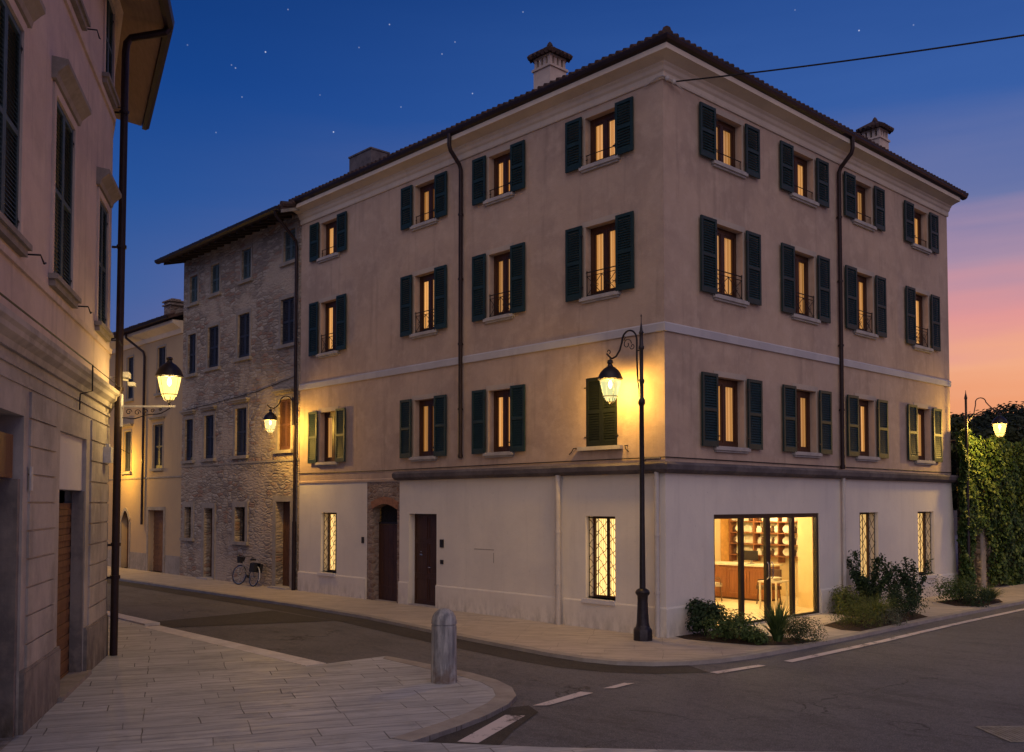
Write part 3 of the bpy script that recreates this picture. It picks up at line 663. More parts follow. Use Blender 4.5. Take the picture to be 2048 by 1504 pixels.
# arched door with brick and stone surround
def archpts(x0, x1, zs, rise, n=10): return [(x0+(x1-x0)*k/n, zs+rise*sin(pi*k/n)) for k in range(n+1)]
s = MB(); yo = .012; AP = archpts(-10.62, -9.42, 2.62, .15)
def facestrip(mb, a, b, y):
    for i in range(len(a)-1): mb.quad((a[i][0], y, a[i][1]), (a[i+1][0], y, a[i+1][1]), (b[i+1][0], y, b[i+1][1]), (b[i][0], y, b[i][1]))
s.quad((-10.90, yo, 0), (-10.62, yo, 0), (-10.62, yo, 3.4), (-10.90, yo, 3.4)); s.quad((-9.42, yo, 0), (-9.30, yo, 0), (-9.30, yo, 3.4), (-9.42, yo, 3.4))
facestrip(s, AP, [(x, 3.4) for x, z in AP], yo)
for x in (-10.62, -9.42): s.quad((x, yo, 0), (x, .27, 0), (x, .27, 2.62), (x, yo, 2.62))
for i in range(10): s.quad((AP[i][0], yo, AP[i][1]), (AP[i+1][0], yo, AP[i+1][1]), (AP[i+1][0], .27, AP[i+1][1]), (AP[i][0], .27, AP[i][1]))
su = put('door_surround', s, 'brick_surround', cb_)
ring = MB(); A2 = [(-10.02+(x+10.02)*1.12, z+.20) for x, z in AP]
for i in range(10): ring.prism_xz([AP[i], AP[i+1], A2[i+1], A2[i]], -.012, .011)
put('brick_arch', ring, 'red_brick', su)
d = MB(); d.box(-10.62, -9.42, .24, .30, 0, 2.18)
for k in range(5): d.box(-10.60+k*.236, -10.60+k*.236+.225, .225, .2395, .06, 2.12)
for zz in (.35, 1.15, 2.0): d.box(-10.58, -9.46, .215, .2245, zz, zz+.06)
dr = put('arched_door', d, 'wood_door', cb_)
tr = MB().box(-10.62, -9.42, .23, .28, 2.19, 2.25)
for k in range(-8, 16):
    for s_ in (-1, 1):
        x = -10.62+k*.13; p = [(x+q*.05, .245+.01*s_, (2.25+q*.05) if s_ > 0 else (2.80-q*.05)) for q in range(12)]
        p = [q for q in p if -10.61 < q[0] < -9.43 and 2.25 <= q[2] <= 2.64+.14*sin(pi*(q[0]+10.62)/1.2)]
        if len(p) > 1: tr.tube(p, .008, 4)
put('transom_lattice', tr, 'iron', dr)
put('dark_backing', MB().quad((-10.62, .31, 2.2), (-9.42, .31, 2.2), (-9.42, .31, 2.82), (-10.62, .31, 2.82)), 'black_cloth', dr)
put('door_knob', MB().lathe([(.0, 0), (.035, .01), (.035, .03), (0, .05)], (-9.62, .18, 1.1), 8), 'chrome', dr)
# faint outline of a walled-up opening
put('plaster_scar', MB().box(-6.10, -5.35, -.004, 0, 1.615, 1.635).box(-5.37, -5.35, -.004, 0, 1.30, 1.55), 'dressed_stone', cb_)
# intercoms
put('intercom', MB().box(-7.47, -7.33, -.03, 0, 1.62, 1.83).box(-7.45, -7.35, -.04, -.0301, 1.74, 1.81), 'black_metal', cb_)
put('meter_box', MB().box(-7.46, -7.34, -.025, 0, 1.18, 1.29), 'black_metal', cb_)
put('intercom', MB().box(-11.13, -11.03, -.03, 0, 1.62, 1.80), 'black_metal', cb_)
# drainpipes
def swan(x, side, mat, z0=3.68, zt=12.36):
    """drainpipe on a facade with a swan neck at the cornice, local facade coords"""
    mb = MB(); r = .055
    mb.tube([(x, -.48, zt), (x, -.48, zt-.30), (x, -.44, zt-.42), (x, -.14, zt-.72), (x, -.09, zt-.84), (x, -.09, z0)], r, 10)
    for z in (5.2, 6.9, 8.6, 10.3): mb.tube([(x, -.09, z), (x, -.09, z+.05)], r*1.3, 10); mb.box(x-.012, x+.012, -.06, 0, z+.01, z+.04)
    mb.tube([(x, -.09, z0+.02), (x, -.09, z0+.1)], r*1.25, 10)
    if side: mb.xf(R90)
    return put('drainpipe', mb, mat, cb_, True)
swan(-6.56, 0, 'pipe_brown', 3.95); swan(7.36, 1, 'pipe_brown')
def lowpipe(x, side, r=.055, z1=3.44):
    mb = MB().tube([(x, -.09, 0), (x, -.09, z1)], r, 10)
    for z in (.9, 2.1, 3.3): mb.tube([(x, -.09, z), (x, -.09, z+.04)], r*1.2, 10)
    if side: mb.xf(R90)
    put('drainpipe', mb, 'pipe_cream', cb_, True)
lowpipe(-3.04, 0, .065); lowpipe(7.38, 1, .05); lowpipe(-.16, 0, .055, 3.46)
put('elbow_pipe', MB().tube([(-.50, -.10, 3.70), (-.42, -.24, 3.66), (-.30, -.26, 3.72), (.06, -.24, 3.72)], .03, 8), 'lead_ledge', cb_, True)
# cable bracket at the top corner and the cable
put('cable_bracket', MB().tube([(-.45, -.06, 11.76), (-.1, -.09, 11.84), (.05, -.07, 11.84), (.09, .1, 11.82), (.09, .6, 11.7)], .012, 6).lathe([(.03, 0), (.05, .03), (.05, .07), (.03, .1)], (.10, .02, 11.74), 8).lathe([(.03, 0), (.05, .03), (.05, .07), (.03, .1)], (.12, .22, 11.72), 8), 'pipe_cream', cb_)
a_p, b_p = Vector((.12, .25, 11.78)), Vector((8.6, 2.2, 10.92))
cp = []
for k in range(21):
    t = k/20; p = a_p.lerp(b_p+(b_p-a_p)*.6, t); p.z -= .5*4*t*(1-t)*.35; cp.append(p)
tag(put('overhead_cable', MB().tube(cp, .016, 6), 'cable_black', None, True), 'thin dark cable strung from the roof corner to the right', 'cable')
put('wall_cable', MB().tube([(-L_, -.02, 3.74), (-10, -.03, 3.72), (-5, -.025, 3.75), (-.02, -.03, 3.76), (.025, .02, 3.76), (.02, 6, 3.74), (.02, W_, 3.74)], .011, 5), 'cable_black', cb_)

# shop front and interior
fr = MB(); y0, y1 = 1.72, 6.27; d0, d1 = -.10, -.03
fr.box(d0, d1, y0, y1, 2.44, 2.54).box(d0, d1, y0, y1, 0.0, .07)
for y, hw in ((y0+.03, .03), (2.86, .07), (3.95, .09), (5.06, .07), (y1-.045, .045)): fr.box(d0-.004, d1+.004, y-hw, y+hw, .0705, 2.4395)
sf = put('shop_window', fr, 'black_metal', cb_)
put('glass_pane', MB().quad((-.065, y0, .05), (-.065, y1, .05), (-.065, y1, 2.5), (-.065, y0, 2.5)), 'window_glass', sf, recalc=False)
put('door_handle', MB().tube([(0.0, 3.86, 1.0), (.04, 3.86, 1.05), (.04, 3.86, 1.35), (0, 3.86, 1.4)], .012, 6).tube([(0.0, 4.04, 1.0), (.04, 4.04, 1.05), (.04, 4.04, 1.35), (0, 4.04, 1.4)], .012, 6), 'chrome', sf)
put('threshold', MB().box(-.14, .05, y0, y1, -.01, .02), 'sill_stone', sf)
rm = MB()
rm.quad((-5.1, .5, 0), (-5.1, 10, 0), (-5.1, 10, 2.9), (-5.1, .5, 2.9)); rm.quad((-5.1, 9.6, 0), (0, 9.6, 0), (0, 9.6, 2.9), (-5.1, 9.6, 2.9)); rm.quad((-5.1, .5, 0), (-.2, .5, 0), (-.2, .5, 2.9), (-5.1, .5, 2.9))
rm.quad((-.2, .5, 0), (-.2, y0-.02, 0), (-.2, y0-.02, 2.9), (-.2, .5, 2.9)); rm.quad((-.2, y1+.02, 0), (-.2, 7.2, 0), (-.2, 7.2, 2.9), (-.2, y1+.02, 2.9)); rm.quad((-.2, y0-.02, 2.6), (-.2, y1+.02, 2.6), (-.2, y1+.02, 2.9), (-.2, y0-.02, 2.9))
rm.box(-1.15, -.48, 7.2, 9.6, 0, 2.9)
put('interior_wall', rm, 'interior_wall', cb_, recalc=False)
put('interior_pilaster', MB().box(-5.09, -4.80, 9.35, 9.599, 0, 2.85), 'interior_trim', cb_)
put('interior_floor', MB().box(-5.1, -.14, .5, 9.6, -.05, .012), 'interior_floor', cb_)
put('interior_ceiling', MB().quad((-5.1, .5, 2.88), (-.2, .5, 2.88), (-.2, 9.6, 2.88), (-5.1, 9.6, 2.88)), 'interior_wall', cb_)
for (x, y) in ((-1.6, 3.2), (-3.6, 3.2), (-1.8, 6.0), (-3.8, 6.3), (-3.2, 8.6)):
    put('ceiling_lamp', MB().lathe([(.0, 0), (.16, .0), (.18, .03), (.18, .055)], (x, y, 2.82), 16), 'shop_light', cb_)
    l = bpy.data.lights.new('shop_lamp', 'POINT'); l.energy = 95; l.color = (1, .78, .40); l.shadow_soft_size = .15
    o = bpy.data.objects.new('shop_lamp', l); COL.objects.link(o); o.location = (x, y, 2.7); o.parent = cb_
# furniture of the shop
t = thing('shop_counter', 'reddish wooden counter with framed panels inside the lit shop', 'counter', (-3.3, 8.0, .012))
c = MB().box(-1.1, .9, -.35, .35, .06, .98)
for x0, x1 in ((-1.05, -.42), (-.38, .25), (.29, .86)):
    c.box(x0, x1, -.372, -.351, .14, .20).box(x0, x1, -.372, -.351, .84, .90).box(x0, x0+.06, -.372, -.351, .201, .839).box(x1-.06, x1, -.372, -.351, .201, .839)
put('body', c, 'wood_counter', t); put('worktop', MB().box(-1.15, .95, -.42, .40, .981, 1.03), 'cream_item', t); put('plinth', MB().box(-1.06, .86, -.31, .31, 0, .059), 'dark_item', t)
t = thing('computer_screen', 'dark screen standing on the shop counter', 'screen', (-3.1, 7.95, 1.043), rad(10))
put('panel', MB().box(-.22, .22, -.015, .015, .10, .38), 'black_metal', t); put('stand', MB().box(-.03, .03, .016, .04, .0, .2).box(-.1, .1, -.06, .06, 0, .012), 'chrome', t)
def chair(loc, rz_, lab, mat='upholstery', fm='dark_item', sh=.46):
    t = thing('chair', lab, 'chair', loc, rz_)
    put('seat', MB().box(-.24, .24, -.24, .24, sh-.05, sh+.05), mat, t)
    b = MB()
    for k in range(8):
        a = -.24+.06*k; b.box(a, a+.06, .20+.02*(1-((k-3.5)/3.5)**2), .25+.02*(1-((k-3.5)/3.5)**2), sh+.12, sh+.50)
    put('backrest', b, mat, t)
    for sx in (-1, 1):
        for sy in (-1, 1): put('leg', MB().tube([(sx*.2, sy*.2, sh-.051), (sx*.23, sy*.23, 0)], .02, 6), fm, t)
        put('armrest', MB().tube([(sx*.27, .22, sh+.2), (sx*.27, -.15, sh+.2), (sx*.25, -.2, sh)], .018, 6), fm, t)
chair((-3.75, 6.9, .012), rad(150), 'pale upholstered armchair near the left edge of the lit shop window')
chair((-2.05, 7.2, .012), rad(-20), 'dark wooden chair beside the counter in the shop', 'dark_item')
t = thing('side_table', 'small pale table with papers behind the right shop pane', 'table', (-1.35, 6.3, .012))
put('table_top', MB().box(-.28, .28, -.30, .30, .70, .74), 'cream_item', t)
for sx in (-1, 1):
    for sy in (-1, 1): put('leg', MB().box(sx*.24-.02, sx*.24+.02, sy*.26-.02, sy*.26+.02, 0, .699), 'cream_item', t)
t2 = thing('paper_stack', 'stack of pale papers on the small table in the shop', 'papers', (-1.35, 6.3, .753)); put('sheets', MB().box(-.15, .12, -.2, .15, 0, .06).box(-.1, .16, -.17, .18, .0605, .09), 'cream_item', t2)
t = thing('wall_shelf', 'wooden wall shelving full of small goods at the back of the shop', 'shelving', (-3.30, 9.40, .012))
for zz in (1.18, 1.52, 1.86, 2.20): put('shelf', MB().box(-1.40, 1.15, -.16, .19, zz, zz+.03), 'wood_counter', t)
for x in (-1.40, -.55, .30, 1.12): put('upright', MB().box(x, x+.03, -.17, .19, 1.0, 2.65), 'wood_counter', t)
put('back_panel', MB().box(-1.4, 1.15, .19, .198, 1.0, 2.65), 'interior_wall', t)
kinds = [('jar', 'small dark jar on the shop shelving', 'jar', 'dark_item', 'jars on the shop shelving'), ('plate', 'round pale plate standing on the shop shelving', 'plate', 'cream_item', 'plates on the shop shelving'), ('box', 'little pale box on the shop shelving', 'box', 'cream_item', 'boxes on the shop shelving')]
protos = []
for nme, lab, cat, mt, gr in kinds:
    if nme == 'jar': mbx = MB().lathe([(.05, 0), (.07, .04), (.07, .14), (.035, .17), (.04, .2)], (0, 0, 0), 10)
    elif nme == 'plate': mbx = MB().lathe([(.02, 0), (.11, .012), (.115, .02), (.02, .012)], (0, 0, 0), 14).xf(Matrix.Translation((0, 0, .115)) @ Matrix.Rotation(rad(80), 4, 'X'))
    else: mbx = MB().box(-.08, .08, -.05, .05, 0, .13).box(-.06, .05, -.04, .04, .131, .19)
    o = put(nme, mbx, mt, None); protos.append(tag(o, lab, cat, gr))
cnt = [0, 0, 0]
for zz in (1.21, 1.55, 1.89, 2.23):
    for k in range(17):
        kd = (k*7+int(zz*10)+k//3) % 3; x = -4.58+.148*k+random.uniform(-.02, .02)
        if min(abs(x-(-4.7)), abs(x-(-3.85)), abs(x-(-3.0)), abs(x-(-2.18))) < .07: continue
        o = protos[kd] if cnt[kd] == 0 else protos[kd].copy()
        if cnt[kd]: COL.objects.link(o)
        cnt[kd] += 1; o.location = (x, 9.38+random.uniform(-.04, .04), zz+.014); o.rotation_euler = (0, 0, random.uniform(-.3, .3))

# ------------------------------------------------------------------ STONE BUILDING
SX0, SX1 = -23.52, -14.72
sb = thing('stone_building', 'tall rubble stone house with dark shutters and deep eaves between the two plastered houses', 'building', (SX0, 0, 0))
o_ = SX0
def sh(a, b, c, d_, dp=.16): return (a-o_, b-o_, c, d_, dp)
S_s = [(-15.82, -15.05, 10.75, 11.82), (-18.74, -18.06, 10.65, 11.76), (-21.16, -20.45, 10.55, 11.65), (-22.95, -22.27, 10.47, 11.54)]
S_t = [(-15.96, -15.10, 8.02, 9.55), (-18.99, -18.12, 7.91, 9.48), (-21.36, -20.48, 7.80, 9.35), (-23.06, -22.37, 7.74, 9.29)]
S_u = [(-16.08, -15.25, 4.54, 6.22), (-19.10, -18.27, 4.46, 6.14), (-21.56, -20.78, 4.44, 6.05), (-23.22, -22.52, 4.42, 6.01)]
S_g = [(-23.14, -22.55, 1.46, 2.64), (-21.46, -20.77, 0, 2.60), (-19.03, -18.28, 1.44, 2.65), (-16.15, -15.22, 0, 2.84)]
hs = [sh(*q) for q in S_s+S_t+S_u] + [sh(*q, .32) for q in S_g]
wl = wall(0, SX1-SX0, 0, 12.33, hs)
wd = SX1-SX0
wl.quad((0, 0, 0), (0, 9, 0), (0, 9, 12.2), (0, 0, 12.2)); wl.add([(wd, 0, 0), (wd, 9, 0), (wd, 9, 12.33), (wd, 4.5, 13.75), (wd, 0, 12.33)], [(0, 1, 2, 3, 4)]); wl.add([(0, 0, 12.2), (0, 9, 12.3), (0, 4.5, 13.75)], [(0, 1, 2)])
wl.quad((0, 9, 0), (wd, 9, 0), (wd, 9, 12.2), (0, 9, 12.2))
put('wall', wl, 'rubble_stone', sb)
def surround(mb, a, b, c, d_, t=.14, y=-.02, sill=True):
    mb.box(a-t, a, y, .0, c, d_).box(b, b+t, y, .0, c, d_).box(a-t, b+t, y, .0, d_+.001, d_+t)
    if sill: mb.box(a-t-.05, b+t+.05, -.10, .0, c-.11, c-.001)
def closed_window(parent, a, b, c, d_, mat, hood=False, t=.12, slats=True, ox=0):
    a -= ox; b -= ox; w = b-a
    f = MB(); surround(f, -w/2, w/2, 0, d_-c, t); f.box(-w/2, w/2, .11, .15, 0, d_-c)
    fo = put('window', f, 'dressed_stone', parent); fo.location = ((a+b)/2, 0, c)
    for s in (-1, 1): put('shutter', shutter_leaf(w/2-.006, d_-c-.01, y0=.06, x0=-w/2+.003 if s < 0 else .003), mat, fo)
    if hood: put('hood', MB().box(-w/2-.22, w/2+.22, -.16, 0, d_-c+.27, d_-c+.33).box(-w/2-.17, w/2+.17, -.10, -.001, d_-c+.20, d_-c+.2695), 'dressed_stone', fo)
    return fo
for q in S_s: 
    fo = closed_window(sb, *q, 'shutter_grey_green', ox=o_, t=.10)
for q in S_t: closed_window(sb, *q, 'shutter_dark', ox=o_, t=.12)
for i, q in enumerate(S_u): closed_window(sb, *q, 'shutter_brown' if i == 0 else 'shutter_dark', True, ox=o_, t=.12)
for i, (a, b, c, d_) in enumerate(S_g):
    a -= o_; b -= o_; f = MB(); isd = c == 0
    surround(f, a, b, c, d_, .20, -.03, not isd)
    if isd:
        q = put('door_surround', f, 'dressed_stone', sb)
        dm = MB().box(a, b, .26, .31, 0, d_)
        for k in range(6): dm.box(a+.02+(b-a-.04)*k/6, a+.02+(b-a-.04)*(k+.9)/6, .248, .2595, .05, d_-.45 if i == 3 else d_-.05)
        dd = put('door', dm, 'wood_door' if i == 1 else 'shutter_brown', sb); put('door_knob', MB().lathe([(0, 0), (.03, .01), (.03, .03), (0, .05)], (b-.12, .235, 1.05), 8), 'chrome', dd)
        put('step', MB().box(a-.1, b+.1, -.25, .25, -.02, .05), 'sill_stone', sb)
    else:
        q = put('window', f, 'dressed_stone', sb)
        put('glass_pane', MB().box(a, b, .27, .29, c, d_), 'black_metal', q)
        br = MB()
        for k in range(3): x = a+(b-a)*(k+1)/4; br.tube([(x, .12, c), (x, .12, d_)], .01, 5)
        put('bars', br, 'iron', q)
put('string_course', MB().box(0, wd, -.03, 0, 4.17, 4.23), 'dressed_stone', sb)
put('cable', MB().tube([(-.2, -.03, 6.35), (3, -.03, 6.48), (6, -.03, 6.62), (wd-.3, -.03, 6.9)], .012, 5), 'cable_black', sb)
# roof: gable with deep eaves, rafters below
ro = MB(); ov = .92; zr = 12.06; slp = .32; x0, x1 = -.25, wd+.38
for k in range(1):
    rp = [(-ov, zr), (4.5, zr+slp*(4.5+ov)), (9+ov, zr), (9+ov, zr+.10), (4.5, zr+.12+slp*(4.5+ov)), (-ov, zr+.10)]
    n = len(rp); vs = [(x0, p[0], p[1]) for p in rp]+[(x1, p[0], p[1]) for p in rp]
    ro.add(vs, [tuple(range(n)), tuple(range(n, 2*n))[::-1]]+[(i, (i+1) % n, n+(i+1) % n, n+i) for i in range(n)])
tiles(ro, (x0, -ov-.05, zr+.10), (x1, -ov-.05, zr+.10), (0, 1, 0), slp, 44)
for k in range(16):
    y = -ov+k*.34; ro.tube([(x1-.03, y, zr+.12+slp*(y+ov)+.05), (x1-.03, y+.42, zr+.12+slp*(y+ov+.42))], .11, 7, .09)
rs_ = put('roof', ro, 'roof_tile', sb)
for k in range(17):
    x = .1+k*(wd-.2)/16; ra = MB().add([(x-.05, -ov+.08, zr-.10), (x+.05, -ov+.08, zr-.10), (x+.05, .0, zr+slp*ov-.16), (x-.05, .0, zr+slp*ov-.16), (x-.05, -ov+.08, zr-.0), (x+.05, -ov+.08, zr-.0), (x+.05, .0, zr+slp*ov-.02), (x-.05, .0, zr+slp*ov-.02)], [(0, 3, 2, 1), (0, 1, 5, 4), (1, 2, 6, 5), (3, 0, 4, 7)]); put('rafter', ra, 'dark_soffit', rs_)
gg = MB().sweep([(ov-.02, zr-.02), (ov+.07, zr-.03), (ov+.15, zr+.02), (ov+.17, zr+.10), (ov+.05, zr+.12)], [(x0, 0), (x1-.1, 0)])
put('gutter', gg, 'gutter', sb)
xp = wd-.13
put('drainpipe', MB().tube([(x1-.30, -ov-.07, zr), (x1-.30, -ov-.05, zr-.12), (xp, -.12, zr-.75), (xp, -.09, zr-.95), (xp, -.09, 0)], .05, 10).tube([(xp, -.09, 0), (xp, -.09, 2.2)], .065, 10), 'pipe_brown', sb, True)
put('verge_board', MB().add([(x1-.06, -ov, zr-.10), (x1-.06, 4.5, zr-.10+slp*(4.5+ov)), (x1-.06, 4.5, zr+slp*(4.5+ov)), (x1-.06, -ov, zr), (x1+.01, -ov, zr-.10), (x1+.01, 4.5, zr-.10+slp*(4.5+ov)), (x1+.01, 4.5, zr+slp*(4.5+ov)), (x1+.01, -ov, zr)], [(0, 1, 2, 3), (7, 6, 5, 4), (0, 4, 5, 1), (0, 3, 7, 4)]), 'pier_stone', rs_)
put('chimney', MB().box(6.1, 7.5, 3.6, 4.4, 12.5, 15.62).box(6.07, 7.53, 3.57, 4.43, 15.6205, 15.68), 'lead_ledge', rs_)

# ------------------------------------------------------------------ FAR YELLOW BUILDING
fb = thing('far_building', 'low ochre townhouse at the far left end of the street beyond the stone house', 'building', (-36, 0, 0))
F_ = [(-29.10, -28.42, 7.26, 9.08), (-25.92, -25.14, 7.26, 9.13), (-32.4, -31.6, 7.26, 9.1), (-29.34, -28.55, 4.14, 5.88), (-26.24, -25.30, 4.20, 5.99), (-32.6, -31.7, 4.14, 5.9)]
G_ = [(-29.47, -28.62, 0, 2.49), (-26.60, -25.10, 0, 2.50)]
o_ = -36
wl = wall(0, SX0-o_-.0, 0, 9.75, [sh(*q) for q in F_]+[sh(*q, .30) for q in G_]); wl.quad((0, 0, 0), (0, 9, 0), (0, 9, 9.75), (0, 0, 9.75))
put('wall', wl, 'yellow_plaster', fb)
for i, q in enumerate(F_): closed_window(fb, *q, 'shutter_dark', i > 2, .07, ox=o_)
for a, b in ((-36, -29.65), (-28.44, -26.8), (-24.9, SX0)): put('plinth', MB().box(a-o_, b-o_, -.02, 0, 0, .72), 'dressed_stone', fb)
put('string_course', MB().box(0, SX0-o_, -.03, 0, 3.80, 3.86), 'dressed_stone', fb)
a, b = -29.47-o_, -28.62-o_
dm = MB().box(a, b, .24, .3, 0, 2.5); dd = put('arched_door', dm, 'wood_door', fb)
ar = MB(); ap_ = archpts(a, b, 2.0, .46); facestrip(ar, ap_, [(x, 2.52) for x, z_ in ap_], .004); put('arch', ar, 'yellow_plaster', fb)
rg = MB(); A2 = [((a+b)/2+(x-(a+b)/2)*1.3, z_+.14) for x, z_ in ap_]
for i in range(10): rg.prism_xz([ap_[i], ap_[i+1], A2[i+1], A2[i]], -.03, .003)
rg.box(a-.13, a, -.03, .003, 0, 2.0).box(b, b+.13, -.03, .003, 0, 2.0); put('door_surround', rg, 'dressed_stone', fb)
a, b = -26.60-o_, -25.10-o_; dm = MB()
for k in range(20): dm.box(a, b, .22+.012*(k % 2), .27, k*.125, k*.125+.12)
put('garage_door', dm, 'old_wood', fb)
f = MB(); surround(f, a, b, 0, 2.5, .14, -.03, False); put('door_surround', f, 'dressed_stone', fb)
put('cornice', MB().sweep([(0, 9.45), (.06, 9.45), (.10, 9.62), (.42, 9.80), (.42, 9.92), (0, 9.93)], [(0, 0), (SX0-o_-.01, 0)]), 'cream_paint', fb)
ro = MB(); zr = 9.94; x0, x1 = -.3, SX0-o_-.01
rp = [(-.6, zr), (4.5, zr+.4*5.1), (9.6, zr), (9.6, zr+.1), (4.5, zr+.12+.4*5.1), (-.6, zr+.1)]; n = 6
ro.add([(x0, p[0], p[1]) for p in rp]+[(x1, p[0], p[1]) for p in rp], [tuple(range(n)), tuple(range(n, 2*n))[::-1]]+[(i, (i+1) % n, n+(i+1) % n, n+i) for i in range(n)])
tiles(ro, (x0, -.63, zr+.1), (x1, -.63, zr+.1), (0, 1, 0), .4, 56)
rr_ = put('roof', ro, 'roof_tile', fb)
put('chimney', MB().box(8.75, 9.40, .8, 1.4, 10.2, 11.15).box(8.68, 9.47, .73, 1.47, 11.1505, 11.2).box(8.75, 9.4, .8, 1.4, 11.2005, 11.3).box(8.68, 9.47, .73, 1.47, 11.3005, 11.36).box(8.85, 9.3, .9, 1.3, 11.3605, 11.45), 'brick_surround', rr_)
put('drainpipe', MB().tube([(8.0, -.5, 9.9), (8.0, -.5, 9.75), (8.9, -.12, 9.1), (8.95, -.09, 8.9), (8.9, -.09, 1.9)], .05, 8), 'pipe_brown', fb, True)
put('gutter', MB().sweep([(.60, 9.95), (.68, 9.95), (.72, 10.05), (.60, 10.05)], [(0, 0), (SX0-o_-.02, 0)]), 'gutter', fb)

# ------------------------------------------------------------------ LEFT BUILDING (local x runs towards its street corner, -y faces the square)
A_ = (-5.63, -9.39); th = rad(180-28.81)
lb = thing('left_building', 'pink plastered house over a grey rusticated ground floor, cut by the left edge', 'building', (A_[0], A_[1], 0), th)
# local x = -s ; corner at x=.1
def X(s): return -s
ops = [(X(7.60), X(6.20), .0, 3.86, .32), (X(4.10), X(2.05), .0, 3.84, .32)]
hU = [(X(4.86), X(3.56), 5.90, 8.42), (X(1.36), X(.42), 5.90, 8.10), (X(8.0), X(6.68), 5.9, 8.42), (X(1.02), X(.12), 10.36, 12.0), (X(4.3), X(3.2), 10.36, 12.0), (X(7.6), X(6.5), 10.36, 12.0)]
XC = .10
put('upper_wall', wall(-11, XC, 4.6, 12.35, [(*h, .14) for h in hU]), 'pink_plaster', lb)
put('lower_wall', wall(-11, XC, 0, 4.6, ops), 'grey_stucco', lb)
# second face turns away by about 9 degrees along the street
dl = rad(162.3)-th
ux, uy = cos(dl), sin(dl)
b2 = MB(); L2 = 5.4
p0 = (XC, 0); p1 = (XC+ux*L2, uy*L2); p2 = (p1[0]-uy*9*-1*-1, p1[1]+ux*9)
b2.quad((p0[0], p0[1], 0), (p1[0], p1[1], 0), (p1[0], p1[1], 12.35), (p0[0], p0[1], 12.35)); b2.quad((p1[0], p1[1], 0), (p2[0], p2[1], 0), (p2[0], p2[1], 12.35), (p1[0], p1[1], 12.35))
b2.quad((p2[0], p2[1], 0), (-11, 9, 0), (-11, 9, 12.35), (p2[0], p2[1], 12.35)); b2.quad((-11, 9, 0), (-11, 0, 0), (-11, 0, 12.35), (-11, 9, 12.35))
put('side_wall', b2, 'pink_plaster', lb)
path = [(-11, 0), (XC, 0), (p1[0], p1[1])]
put('ledge', MB().sweep([(0, 4.56), (.05, 4.56), (.07, 4.64), (.15, 4.70), (.16, 4.76), (.20, 4.80), (.20, 4.87), (0, 4.90)], path), 'grey_stucco', lb)
put('band_moulding', MB().sweep([(0, 4.40), (.03, 4.40), (.03, 4.45), (0, 4.46)], path).sweep([(0, 4.22), (.02, 4.22), (.02, 4.25), (0, 4.26)], path), 'grey_stucco', lb)
put('string_course', MB().sweep([(0, 5.58), (.04, 5.58), (.05, 5.66), (0, 5.68)], path).sweep([(0, 9.98), (.04, 9.98), (.05, 10.06), (0, 10.08)], path), 'pink_plaster', lb)
# rusticated piers
for s0, s1 in ((4.42, 5.95), (-.06, 1.72), (8.0, 10.9)):
    zc = 4.20; k = 0; pr = MB()
    while zc > .9:
        pr.box(X(s1), X(s0), -.028, 0, zc-.337, zc-.012); zc -= .35; k += 1
    put('rusticated_pier', pr, 'grey_stucco', lb)
for s0, s1 in ((4.10, 6.20), (-.10, 2.05), (7.6, 11)): put('plinth', MB().box(X(s1), X(s0), -.055, 0, -.02, .72).box(X(s1), X(s0), -.04, 0, .7205, .76), 'pier_stone', lb)
# opening 2: panel above a slatted door
dm = MB()
for k in range(28): dm.box(X(4.10), X(2.05), .20+.012*(k % 2), .26, k*.10, k*.10+.094)
put('slatted_door', dm, 'old_wood', lb)
put('lintel_panel', MB().box(X(4.10), X(2.05), .06, .30, 3.0, 3.84), 'white_paint', lb)
put('door_jamb', MB().box(X(2.12), X(2.051), .015, .199, 0, 2.99), 'pier_stone', lb)
put('door_step', MB().box(X(4.25), X(1.95), -.12, .195, -.02, .06), 'dressed_stone', lb)
# opening 1: dark recess with timber lintel box
put('timber_lintel', MB().box(X(7.6), X(6.32), .09, .30, 3.10, 3.62), 'old_wood', lb)
put('recess_wall', MB().box(X(7.6), X(6.20), .315, .36, 0, 3.86).box(X(6.32), X(6.201), .03, .3145, 0, 3.09), 'pier_stone', lb)
for i, h in enumerate(hU):
    a, b, c, d_ = h; w = b-a; hh = d_-c
    f = MB(); t = .13
    f.box(-w/2-t, -w/2, -.03, 0, 0, hh).box(w/2, w/2+t, -.03, 0, 0, hh).box(-w/2-t, w/2+t, -.03, 0, hh+.001, hh+t).box(-w/2, w/2, .10, .14, 0, hh)
    fo = put('window', f, 'pink_plaster', lb); fo.location = ((a+b)/2, 0, c)
    for s in (-1, 1): put('shutter', shutter_leaf(w/2-.005, hh-.01, y0=.0, x0=-w/2+.003 if s < 0 else .002), 'shutter_grey_green', fo)
    for x_ in (-w/2, w/2): put('hinge', hinge_mb(x_, hh, -.01), 'iron', fo)
    put('sill', MB().box(-w/2-.20, w/2+.20, -.12, .09, -.07, 0).box(-w/2-.15, w/2+.15, -.08, -.001, -.16, -.0705), 'dressed_stone', fo)
    if i < 3:
        ho = MB(); z_ = hh+t+.02
        prof = [(0, z_), (.06, z_), (.08, z_+.08), (.16, z_+.16), (.21, z_+.20), (.21, z_+.27), (0, z_+.30)]
        for e0, e1 in (((-w/2-.22), (w/2+.22)),):
            ho.sweep(prof, [(e0, 0), (e1, 0)])
        put('hood', ho, 'dressed_stone', fo)
    st = MB().tube([(w/2+.16, -.0, -.12), (w/2+.16, -.22, -.12), (w/2+.26, -.24, -.20), (w/2+.34, -.24, -.17)], .012, 5); put('shutter_stay', st, 'iron', fo)
